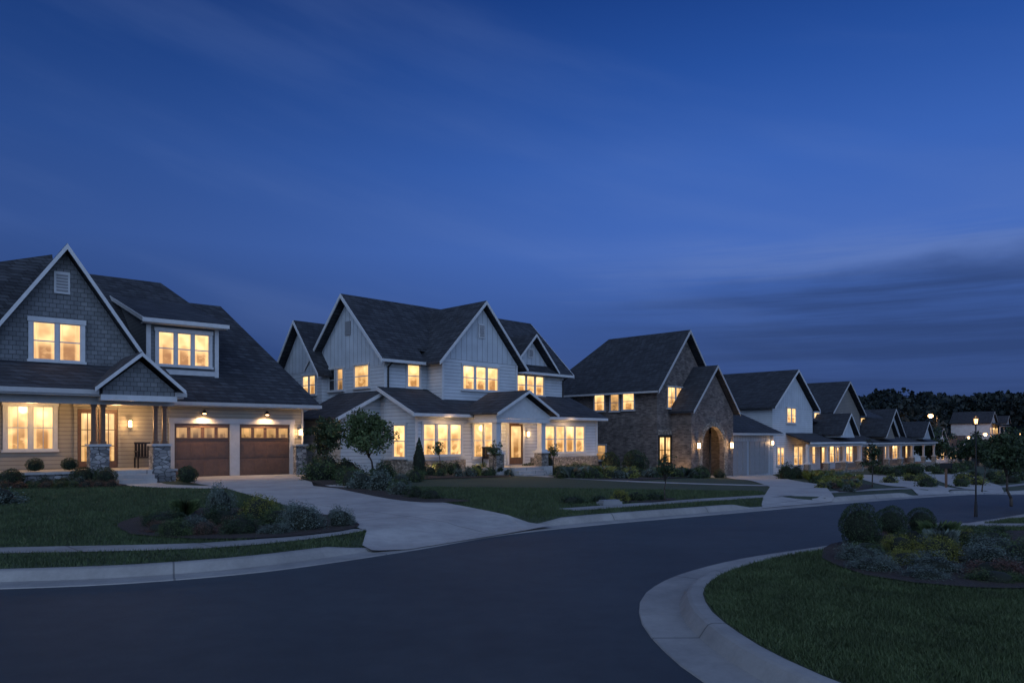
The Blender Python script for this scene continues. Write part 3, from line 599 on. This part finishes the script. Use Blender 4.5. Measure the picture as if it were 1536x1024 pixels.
# ---------------------------------------------------------------- vegetation
def diamonds(P,size,r,up=0,aspect=.5,mesh=None,mi=0):
    n=len(P); a=r.normal(size=(n,3)); a[:,2]+=up; a/=np.linalg.norm(a,axis=1)[:,None]
    c=r.normal(size=(n,3)); bb=np.cross(a,c); bb/=np.linalg.norm(bb,axis=1)[:,None]+1e-9
    s=size*(.6+.7*r.random(n))[:,None]; a=a*s*.5; bb=bb*s*.5*aspect
    V=np.stack([P-a,P+bb,P+a,P-bb],1).reshape(-1,3)
    return V
def mk(name,V,Fq,mats,extra=None):
    me=bpy.data.meshes.new(name); nv=len(V); k=Fq
    nf=nv//k; 
    EV=[];EF=[]
    if extra: EV,EF=extra
    vs=np.concatenate([V,np.array(EV)]) if len(EV) else V
    me.vertices.add(len(vs)); me.vertices.foreach_set('co',vs.astype(np.float32).ravel())
    loops=list(range(nv)); ls=[i*k for i in range(nf)]; lt=[k]*nf; mi=[0]*nf; cur=nv
    for f in EF: ls.append(cur); lt.append(len(f)); cur+=len(f); loops+=[q+nv for q in f]; mi.append(1)
    me.loops.add(len(loops)); me.loops.foreach_set('vertex_index',loops)
    me.polygons.add(len(ls)); me.polygons.foreach_set('loop_start',ls); me.polygons.foreach_set('loop_total',lt); 
    for m in mats: me.materials.append(M[m])
    me.polygons.foreach_set('material_index',mi)
    me.update(calc_edges=True); me.validate(); return me
def ico(scale=(1,1,1),c=(0,0,0),sub=2):
    bm=bmesh.new(); bmesh.ops.create_icosphere(bm,subdivisions=sub,radius=1)
    V=[(v.co.x*scale[0]+c[0],v.co.y*scale[1]+c[1],v.co.z*scale[2]+c[2]) for v in bm.verts]; F=[[v.index for v in f.verts] for f in bm.faces]; bm.free(); return V,F
cache={}
def shrub_mesh(kind,leaf,q,var):
    key=(kind,leaf,q,var)
    if key in cache: return cache[key]
    r=np.random.default_rng(len(kind)*31+var*7+q*3+len(leaf))
    n=[700,2200,6500][q]; ls=[.2,.12,.07][q]
    ex=None
    if kind=='ball':
        d=r.normal(size=(n,3)); d/=np.linalg.norm(d,axis=1)[:,None]
        bd=r.normal(size=(40,3)); bd/=np.linalg.norm(bd,axis=1)[:,None]
        k=(d@bd.T).max(1); R_=.80+.21*smooth(.84,1,k)+.05*np.sin(d[:,0]*4+var)*np.cos(d[:,2]*3)
        P=d*(R_*(1-.18*r.random(n)**2))[:,None]; P=P[P[:,2]>-.75]; P[:,2]+=.92
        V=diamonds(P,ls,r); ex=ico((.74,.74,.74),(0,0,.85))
    elif kind in('loose','spread'):
        nc=22; cd=r.normal(size=(nc,3)); cd/=np.linalg.norm(cd,axis=1)[:,None]; cd[:,2]=np.abs(cd[:,2])
        cc=cd*(.5+.32*r.random(nc))[:,None]; rad=.2+.24*r.random(nc)
        i=r.integers(0,nc,n); d=r.normal(size=(n,3)); d/=np.linalg.norm(d,axis=1)[:,None]
        P=cc[i]+d*(rad[i]*(.55+.6*r.random(n)))[:,None]; P=P[P[:,2]>-.05]; P[:,2]*=1.75
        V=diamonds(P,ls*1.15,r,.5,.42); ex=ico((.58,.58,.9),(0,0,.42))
    elif kind=='cone':
        t=r.random(n)**.8; a=r.random(n)*6.283; lump=1+.15*np.sin(a*5+t*20)
        rr=(1-t)**.75*(.8+.25*r.random(n))*lump; P=np.stack([rr*np.cos(a),rr*np.sin(a),t*2],1)
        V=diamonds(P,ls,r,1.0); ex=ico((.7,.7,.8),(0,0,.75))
    elif kind=='tuft':
        n=[120,350,800][q]; a=r.random(n)*6.283; l=.5+.6*r.random(n); hh=.9+1.0*r.random(n); w=[.08,.04,.02][q]
        base=np.stack([.2*np.cos(a)*r.random(n),.2*np.sin(a)*r.random(n),np.zeros(n)],1)
        mid=base+np.stack([.35*l*np.cos(a),.35*l*np.sin(a),hh*.75],1); tip=base+np.stack([l*np.cos(a),l*np.sin(a),hh],1)
        s=np.stack([-np.sin(a),np.cos(a),0*a],1)*w
        V=np.stack([base-s,base+s,mid+s*.8,tip],1).reshape(-1,3)
    me=mk(kind+'_'+leaf,V,4,[leaf,'core'],ex); cache[key]=me; return me
NAMES={'ball':('round_shrub','shrub'),'loose':('leafy_shrub','shrub'),'spread':('spreading_shrub','shrub'),'cone':('conical_shrub','shrub'),'tuft':('ornamental_grass','grass plant')}
CW={'leafdark':'dark green','leafgreen':'green','leafyellow':'yellow-green','leafblue':'blue-grey','leafred':'russet'}
def plant(kind,leaf,x,y,r,hh,q=1,where='in the planting bed',z=None,group='shrubs in the front gardens'):
    o=bpy.data.objects.new(NAMES[kind][0],shrub_mesh(kind,leaf,q,random.randint(0,2)))
    o.location=(x,y,(float(H(x,y)) if z is None else z)+.0); o.scale=(r,r*random.uniform(.9,1.1),hh/2); o.rotation_euler=(0,0,random.random()*6.28)
    scene.collection.objects.link(o)
    shape={'ball':'clipped round shrub','loose':'loose leafy shrub','spread':'low spreading shrub','cone':'upright conical evergreen','tuft':'arching grass clump'}[kind]
    tag(o,CW[leaf]+' '+shape+' '+where,NAMES[kind][1],group)
for x,y,r_,hh in((-14.6,25.0,.39,.66),(-13.6,24.5,.38,.66),(-16.1,23.6,.36,.66),(-11.75,26.6,.32,.6),(-11.25,25.4,.36,.66),(-17.2,23.2,.4,.64)): plant('ball','leafdark',x,y,r_,hh,1,'beside the stone porch')
for i in range(11): plant(random.choice(['spread','loose']),random.choice(['leafred','leafred','leafgreen']),-16.6+i*.36,22.9+i*.09,.27,.3,1,'along the porch bed')
for i in range(6): plant('loose',random.choice(['leafgreen','leafdark','leafblue']),-16.5+i*.5,24.1+i*.12,.3,.4,1,'along the porch bed')
plant('loose','leafblue',-12.4,17.7,.6,.6,1,'on the lawn edge'); plant('loose','leafdark',-13.2,18.6,.6,.5,1,'on the lawn edge')
for u,v in((-4.9,-1.9),(-3.9,-1.9)): 
    t=math.radians(40); x=-13.4+u*math.cos(t)-v*math.sin(t); y=29.1+u*math.sin(t)+v*math.cos(t); plant('ball','leafdark',x,y,.28,.5,1,'on the porch edge',.58)
for k,l,x,y,r_,hh in [('loose','leafblue',-6.0,15.1,.38,.80),('loose','leafyellow',-4.95,14.4,.42,.62),('loose','leafblue',-3.65,12.8,.46,.58),('loose','leafgreen',-5.5,11.95,.3,.38),('loose','leafred',-5.05,12.1,.24,.3),
  ('spread','leafdark',-4.55,12.3,.42,.42),('spread','leafblue',-3.95,12.3,.34,.24),('loose','leafblue',-3.1,13.3,.34,.44),('spread','leafdark',-5.4,13.6,.5,.4),('loose','leafgreen',-4.3,13.5,.4,.42),('tuft','leafgreen',-6.6,14.8,.25,.4),('loose','leafdark',-6.3,13.3,.45,.36),('spread','leafred',-6.0,12.5,.3,.24),
  ('loose','leafgreen',-6.9,15.4,.35,.4),('loose','leafdark',-5.4,15.4,.4,.45),('spread','leafblue',-4.3,14.8,.45,.34),('spread','leafgreen',-6.7,13.9,.45,.3),('spread','leafred',-4.9,12.9,.35,.28),('spread','leafblue',-5.6,12.9,.4,.28)]: plant(k,l,x,y,r_,hh,2)
for k,l,x,y,r_,hh in [('loose','leafgreen',-7.3,27.8,.9,1.0),('loose','leafdark',-6.5,28.8,.8,1.1),('loose','leafdark',-7.6,30.2,.8,1.3),('loose','leafblue',-4.7,22.9,.5,.75),('loose','leafblue',-4.0,22.3,.55,.75),('loose','leafgreen',-5.3,24.2,.5,.8),('loose','leafdark',-4.4,25.0,.6,.95),
  ('spread','leafdark',-2.6,19.6,.35,.4),('spread','leafdark',-2.1,19.1,.35,.36),('spread','leafblue',-3.1,20.5,.4,.45),('loose','leafgreen',-3.3,21.4,.4,.55),('ball','leafdark',-5.8,25.7,.45,.6),('cone','leafdark',-3.75,29.6,.36,1.65),('loose','leafdark',-4.9,28,.5,.9),('loose','leafgreen',-5.9,26.9,.5,.7),('loose','leafblue',-3.6,23.6,.45,.6),('loose','leafgreen',-3.6,27.2,.45,.6),('loose','leafyellow',-4.5,26.6,.4,.5)]: plant(k,l,x,y,r_,hh,1)
t=math.radians(45); cs=math.cos(t)
def h2(u,v): return -6.1+(u-v)*cs,35+(u+v)*cs
for i in range(24):
    u=.2+i*.55
    if 3.8<u<6.0: continue
    x,y=h2(u,-3.15-random.random()*.3); plant(random.choice(['ball','ball','loose']),random.choice(['leafdark','leafdark','leafgreen']),x,y,.26+random.random()*.12,.5+random.random()*.35,0,'along the stone base')
for i in range(26):
    u=.1+i*.52
    if 3.8<u<6.2: continue
    x,y=h2(u,-4.0-random.random()*.9); plant(random.choice(['spread','loose','tuft']),random.choice(['leafgreen','leafblue','leafyellow','leafdark']),x,y,.34,.46,0)
for i in range(40):
    f=i/39; x=2.3+f*7.6+random.uniform(-.6,.6); y=32.2+f*7.6+random.uniform(-1.4,1.0); plant(random.choice(['spread','loose','tuft']),random.choice(['leafgreen','leafyellow','leafdark','leafblue']),x,y,.5,.6,0)
for k,l,x,y,r_,hh in [('ball','leafdark',6.7,40,.75,1.5),('ball','leafdark',5.7,42.5,.6,1.4),('ball','leafdark',11.2,43.5,.5,.8),('loose','leafdark',9.5,40.5,.8,.8),('loose','leafred',8.6,38.5,.6,.6),('loose','leafdark',10.4,42,.6,.7),('loose','leafdark',13.3,47,.5,.7),
   ('loose','leafdark',17.7,47.3,.75,1.3),('loose','leafdark',19,49,.7,1.2),('loose','leafyellow',2.75,18.6,.32,.38),('loose','leafgreen',3.2,18.9,.35,.36),('spread','leafdark',3.7,19.1,.35,.28),('spread','leafdark',2.2,18.3,.3,.25),
   ('spread','leafdark',1.5,18.0,.4,.25),('cone','leafdark',1.9,37.6,.3,1.2)]: plant(k,l,x,y,r_,hh,1)
for i in range(75):
    f=random.random(); w_=.3+f*1.0; x=11.4+f*10.0+random.uniform(-w_,w_); y=25.5+f*24.5+random.uniform(-1,1)-w_*.2; plant(random.choice(['spread','loose','loose','tuft']),random.choice(['leafgreen','leafyellow','leafyellow','leafdark','leafblue','leafred']),x,y,.28+f*.3,.32+f*.4,0,'beside the driveway')
for i in range(26):
    x=random.uniform(24,50); y=x*.98+random.uniform(25,31); plant(random.choice(['loose','ball']),random.choice(['leafdark','leafdark','leafgreen']),x,y,.7,.9,0,'in a far front garden')
for i in range(24):
    x=random.uniform(19,40); y=x+random.uniform(15,22); plant('loose',random.choice(['leafdark','leafgreen','leafyellow']),x,y,.55,.65,0,'in a far front garden')
for k,l,x,y,r_,hh in [('ball','leafdark',5.1,10.75,.31,.70),('ball','leafdark',6.15,11.9,.24,.54),('ball','leafdark',6.75,12.1,.22,.5),('loose','leafyellow',5.4,10.2,.30,.36),('loose','leafyellow',5.6,9.6,.31,.42),('spread','leafblue',4.55,9.6,.34,.28),('spread','leafblue',4.4,8.9,.34,.24),
  ('spread','leafblue',5.1,8.85,.38,.28),('loose','leafblue',6.1,10.6,.3,.34),('loose','leafblue',6.0,9.2,.4,.38),('spread','leafred',5.6,8.5,.38,.27),('loose','leafgreen',6.9,10.6,.42,.40),('loose','leafgreen',6.5,9.3,.4,.42),('spread','leafgreen',6.6,8.6,.4,.42),
  ('loose','leafdark',7.7,10.2,.5,.5),('loose','leafdark',7.5,11.5,.4,.3),('spread','leafgreen',4.9,10.1,.32,.26),('loose','leafblue',7.2,9.4,.4,.45),('loose','leafgreen',6.35,8.35,.36,.46),('spread','leafdark',5.9,8.0,.3,.2),('loose','leafdark',8.4,9.3,.5,.6),('spread','leafgreen',6.2,11.2,.35,.3),('spread','leafyellow',5.0,9.3,.3,.24),('loose','leafblue',6.6,10.1,.35,.36),
  ('tuft','leafblue',5.85,10.0,.2,.4),('tuft','leafgreen',6.4,11.0,.25,.4),('spread','leafred',5.5,11.0,.35,.25),('spread','leafblue',4.75,8.4,.3,.18),('spread','leafyellow',6.9,11.1,.3,.3),('spread','leafgreen',5.4,8.2,.3,.2)]: plant(k,l,x,y,r_,hh,2,'in the corner bed',group='shrubs in the corner bed')
def tree(x,y,ht,cr,trunk_h,leaf='leafdark',seed=0,nl=4000,ls=.13,label='small leafy garden tree on the lawn',group=None,r0=.05,z=None):
    r=np.random.default_rng(seed); e=empty('garden_tree',(x,y,float(H(x,y)) if z is None else z),0,label,'tree',group)
    b=B(); p=Vector((0,0,0)); pts=[p]; 
    for i in range(4): p=p+Vector((r.normal()*.02*ht,r.normal()*.02*ht,trunk_h/4)); pts.append(p)
    for i in range(4): b.tube(pts[i],pts[i+1],r0*(1-.12*i),r0*(1-.12*(i+1)),8)
    tips=[]; ch=ht-trunk_h
    for i in range(11):
        a=r.random()*6.28; el=r.uniform(.15,1.0); st=pts[-1]+Vector((0,0,-r.random()*trunk_h*.15))
        en=st+Vector((math.cos(a)*cr*.75*(1.1-el*.8),math.sin(a)*cr*.75*(1.1-el*.8),ch*el*.8)); mid=(st+en)/2+Vector((0,0,ch*.06))
        b.tube(st,mid,r0*.45,r0*.3,6); b.tube(mid,en,r0*.3,r0*.12,6); tips+= [mid,en]
        for j in range(2):
            e2=mid+Vector((r.normal()*cr*.35,r.normal()*cr*.35,abs(r.normal())*ch*.22)); b.tube(mid,e2,r0*.2,r0*.08,5); tips.append(e2)
    b.obj('trunk','bark',e,True)
    C=np.array([list(q) for q in tips]); i=r.integers(0,len(C),nl); rad=cr*(.2+.16*r.random(len(C)))
    d=r.normal(size=(nl,3)); d/=np.linalg.norm(d,axis=1)[:,None]
    P=C[i]+d*(rad[i]*r.random(nl)**.5)[:,None]*np.array([1,1,.8])
    o=bpy.data.objects.new('crown',mk('crown',diamonds(P,ls,r),4,[leaf])); scene.collection.objects.link(o); o.parent=e
tree(-5.55,28.6,2.95,1.45,.95,'leafgreen',3,6500,.12,'small spreading ornamental tree before the white farmhouse')
tree(-7.9,31.5,2.9,.9,1.0,'leafdark',4,3500,.13,'dark small tree beside the white farmhouse wall')
tree(3.95,18.9,1.35,.35,.6,'leafdark',5,900,.06,'thin young tree near the kerb',r0=.02)
tree(12.8,18.8,2.1,.75,.8,'leafdark',6,3500,.09,'young dark tree beyond the corner bed',r0=.04); tree(14.4,20.4,2.3,.9,.8,'leafdark',16,3500,.1,'young dark tree beyond the corner bed',r0=.04)
tree(14.5,29.5,2.0,.5,.9,'leafdark',7,900,.1,'young street tree beside a driveway',r0=.03)
tree(20.5,32.0,2.3,.42,1.3,'leafdark',27,1500,.1,'slim young tree across the road',r0=.03)
x,y=h2(.7,-3.6); tree(x,y,1.7,.4,1.0,'leafgreen',8,800,.08,'small standard tree by the stone base',r0=.025)
x,y=h2(2.9,-4.6); tree(x,y,1.7,.4,1.0,'leafgreen',9,800,.08,'small standard tree by the stone base',r0=.025)
x,y=h2(7.4,-4.3); tree(x,y,1.8,.45,1.0,'leafgreen',10,800,.08,'small standard tree by the stone base',r0=.025)
for i,(x,y) in enumerate([(54,94),(58,101),(61,96),(66,106),(60,88),(72,104),(80,114),(88,122),(96,126),(70,96),(79,106),(104,150),(92,146)]): tree(x,y,[5.6,4.6,5.2,4.2][i%4],2.6,.8,'leafdark',30+i,1600,.4,'dark garden tree in the far gardens','garden trees',r0=.12)
# distant hill + wood
def hz(x,y):
    d=np.hypot(x,y); return -3.3+smooth(150,270,d)*(6.5+4.5*smooth(-50,180,x))
bx=np.linspace(-260,420,60); by=np.linspace(110,420,40); X,Y=np.meshgrid(bx,by); g=B(); g.V=list(zip(X.ravel(),Y.ravel(),hz(X,Y).ravel())); w=60
g.F=[(j*w+i,j*w+i+1,(j+1)*w+i+1,(j+1)*w+i) for j in range(39) for i in range(w-1)]; g.I=[0]*len(g.F); g.obj('hill','pine')['kind']='structure'
hx=(112,172); simple('distant_house','small pale house at the foot of the wooded hill',hx,float(hz(*hx))+.5,6,8,3.4,6.2,'whitelap','batten','roof2',5,3.0,5.0,2,False,tm='greytrim')
r=np.random.default_rng(5); PP=[]
for i in range(2700):
    a=r.uniform(-.62,.78); d=r.uniform(165,300)
    x=math.sin(a)*d; y=math.cos(a)*d
    if abs(a-.577)<.045 and d<225: continue
    ht=r.uniform(5.0,8.5)*(1+.25*math.sin(a*23)*math.sin(a*9+1)); n=110; base=float(hz(x,y)); con=r.random()<.35
    t=r.random(n); an=r.random(n)*6.283; rr=(ht*.2*(1-t)+.2 if con else ht*.36*np.sqrt(np.clip(1-(2*t-1)**2,0,1)))*(.5+.5*r.random(n))
    PP.append(np.stack([x+rr*np.cos(an),y+rr*np.sin(an),base+ht*(.05+.95*t)],1))
P=np.concatenate(PP); o=bpy.data.objects.new('wood',mk('wood',diamonds(P,1.3,r,0,.8),4,['pine'])); scene.collection.objects.link(o); o['kind']='stuff'; o['label']='dark distant wood on the hill'
def inside(P,poly):
    x,y=P[:,0],P[:,1]; c=np.zeros(len(P),bool); n=len(poly)
    for i in range(n):
        x0,y0=poly[i]; x1,y1=poly[(i+1)%n]
        if y0==y1: continue
        k=((y0>y)!=(y1>y))&(x<(x1-x0)*(y-y0)/(y1-y0)+x0); c^=k
    return c
def grass(region,dens,holes,box,hgt,seed,name):
    r=np.random.default_rng(seed); x0,x1,y0,y1=box; n=int(dens*(x1-x0)*(y1-y0))
    P=np.stack([r.uniform(x0,x1,n),r.uniform(y0,y1,n)],1); keep=np.abs(P[:,0])<P[:,1]*.74+.6
    P=P[keep]; P=P[r.random(len(P))<np.clip((7/np.maximum(P[:,1],3))**1.3,0.05,1)]
    P=P[inside(P,region)]
    for q in holes: P=P[~inside(P,q)]
    n=len(P); z=H(P[:,0],P[:,1]); a=r.random(n)*6.283; sc=np.maximum(P[:,1]/8,1)**.6
    hh=hgt*(.5+.8*r.random(n))*np.minimum(sc,1.3); w=.0045*sc; base=np.stack([P[:,0],P[:,1],z-.005],1)
    s=np.stack([np.cos(a)*w,np.sin(a)*w,0*a],1); tip=base+np.stack([r.normal(size=n)*hh*.45,r.normal(size=n)*hh*.45,hh],1)
    V=np.stack([base-s,base+s,tip],1).reshape(-1,3)
    o=bpy.data.objects.new(name,mk(name,V,3,['grass'])); scene.collection.objects.link(o); o['kind']='stuff'; o['label']='short mown grass blades on the lawn'; print('blades',n)
holesL=[drive1,drive3,drive4,walk1,walk2,path1,path2,bed1,bed3,bed4,bed5,bed6,bed7]
LiG=[tuple(p) for p in offset(L,.66)]+[(300,420),(-300,420),(-300,0)]; RiG=[tuple(p) for p in offset(R,-.66)]+[(300,150),(300,-60),(60,-60)]
grass(RiG,8500,[walk3,bed2],(1.5,11,4,15),.045,1,'grass')
grass(LiG,3000,holesL,(-16,8,8.5,24),.045,2,'grass')
# ---------------------------------------------------------------- street furniture
def lamp(x,y,ht,s=1.0,e_=900):
    e=empty('street_lamp',(x,y,float(zs(x,y))),0,'tall street lamp glowing orange','street lamp','street lamps')
    b=B(); b.tube((0,0,-.2),(0,0,ht),.09,.05,8); b.tube((0,0,ht),(-1.0,0,ht+.2),.04,.035,6); b.obj('post','dark',e)
    b=B(); b.box(-1.5,-.95,-.13,.13,ht+.16,ht+.28); o=b.obj('lamp_head','dark',e); V,F=ico((.27*s,.22*s,.2*s),(-1.22,0,ht)); b=B(); b.add(V,F); b.obj('lamp_glass','streetglow',o,True)
    light('POINT',(-1.2,0,ht-.5),e_,(1,.5,.2),e,.2)
lamp(80,138,8.9,1.9); lamp(112,160,5.5,1.5); lamp(98,150,5.5,1.5); lamp(90,124,5.6,1.4); lamp(71,112,4.4,.9,400)
e=empty('lamp_post',(10.5,16.6,float(H(10.5,16.6))),20,'slim dark lamp post with small glowing lantern','street lamp','street lamps')
b=B(); b.tube((0,0,-.1),(0,0,.25),.04,.026,10); b.tube((0,0,.25),(0,0,1.98),.018,.015,10); b.box(-.05,.05,-.05,.05,1.98,2.0); b.obj('post','dark',e)
b=B(); b.tube((0,0,2.12),(0,0,2.18),.075,.01,6); 
for i in range(6):
    t=i*math.pi/3; b.tube((.035*math.cos(t),.035*math.sin(t),2.0),(.055*math.cos(t),.055*math.sin(t),2.12),.004,.004,4)
o=b.obj('lantern','dark',e); b=B(); b.tube((0,0,2.005),(0,0,2.115),.028,.042,10); b.obj('lamp_glass','streetglow',o); light('POINT',(0,0,2.3),6,(1,.55,.25),e,.04)
b=B(); b.box(-.28,.28,-.14,.14,-.05,.08); b.box(-.24,.24,-.1,.1,.08,.12); o=b.obj('stone_block','garagegrey'); o.location=(2.35,17.7,float(H(2.35,17.7))); o.rotation_euler=(0,0,.5); tag(o,'low pale stone block on the lawn edge','stone')
for x,y in((22.2,37.5),):
    e=empty('mailbox',(x,y,float(H(x,y))),45,'dark mailbox on a post beside the kerb','mailbox'); b=B(); b.box(-.05,.05,-.05,.05,-.1,1.0); b.obj('post','wood',e); b=B(); b.box(-.11,.11,-.25,.25,1.0,1.15); b.tube((0,-.25,1.15),(0,.25,1.15),.11,.11,14); b.obj('box','dark',e)
# ---------------------------------------------------------------- world / light / camera
W=bpy.data.worlds.new('World'); scene.world=W; W.use_nodes=True; nt=W.node_tree; bg=nt.nodes['Background']
v=N(nt,'ShaderNodeTexCoord').outputs['Generated']; x,y,z=sep(nt,v)
base=ramp(nt,z,[(0,S(56,76,118)),(.06,S(57,80,133)),(.14,S(61,91,156)),(.24,S(69,106,183)),(.34,S(56,97,177)),(.44,S(38,79,156)),(.52,S(26,63,134)),(.75,S(20,50,112)),(1,S(17,42,98))])
az=ramp1(nt,x,-.75,.35)
k=math_(nt,'ADD',.56,math_(nt,'MULTIPLY',az,.48)); base=mixc(nt,1.0,base,comb(nt,k,k,k),'MULTIPLY')
en=noise(nt,comb(nt,math_(nt,'MULTIPLY',x,3.0),math_(nt,'MULTIPLY',y,3.0),math_(nt,'MULTIPLY',z,10)),.9,6,.5)
sn=noise(nt,comb(nt,math_(nt,'MULTIPLY',x,1.6),math_(nt,'MULTIPLY',y,1.6),math_(nt,'MULTIPLY',z,34)),1.1,7,.6)
zz=math_(nt,'ADD',z,math_(nt,'MULTIPLY',math_(nt,'SUBTRACT',en,.5),.16))
msk=ramp1(nt,math_(nt,'ADD',x,math_(nt,'MULTIPLY',math_(nt,'SUBTRACT',en,.5),.4)),-.05,.38)
rim=math_(nt,'MULTIPLY',math_(nt,'MULTIPLY',ramp1(nt,zz,.165,.21),ramp1(nt,zz,.27,.215)),msk)
base=mixc(nt,math_(nt,'MULTIPLY',math_(nt,'MULTIPLY',rim,ramp1(nt,sn,.4,.65)),.34),base,S(116,138,188))
cl=math_(nt,'MULTIPLY',math_(nt,'MULTIPLY',ramp1(nt,zz,.215,.165),math_(nt,'ADD',.35,math_(nt,'MULTIPLY',ramp1(nt,sn,.35,.62),.65))),msk)
base=mixc(nt,math_(nt,'MULTIPLY',cl,.75),base,S(43,63,108))
wn=noise(nt,comb(nt,math_(nt,'MULTIPLY',x,1.2),math_(nt,'MULTIPLY',y,1.2),math_(nt,'MULTIPLY',math_(nt,'ADD',z,math_(nt,'MULTIPLY',x,.25)),7)),1.6,5,.5)
base=mixc(nt,math_(nt,'MULTIPLY',ramp1(nt,wn,.45,.8),.14),base,S(110,135,190))
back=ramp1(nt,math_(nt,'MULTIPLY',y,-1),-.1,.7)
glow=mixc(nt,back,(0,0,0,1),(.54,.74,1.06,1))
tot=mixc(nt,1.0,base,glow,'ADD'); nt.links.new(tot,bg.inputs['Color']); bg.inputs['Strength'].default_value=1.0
sun=light('SUN',(0,-20,30),.15,(.78,.88,1)); sun.data.angle=math.radians(25); sun.rotation_euler=(math.radians(50),0,math.radians(-25)); sun.name='sun'
cam=bpy.data.cameras.new('camera'); co=bpy.data.objects.new('camera',cam); scene.collection.objects.link(co); co.location=(0,0,1.75); co.rotation_euler=(math.radians(90),0,0)
cam.sensor_width=36; cam.lens=1100/1536*36; cam.shift_y=143/1536; cam.clip_end=2000; cam.clip_start=.05; scene.camera=co
scene.view_settings.view_transform='Standard'; scene.view_settings.look='None'; scene.view_settings.exposure=0
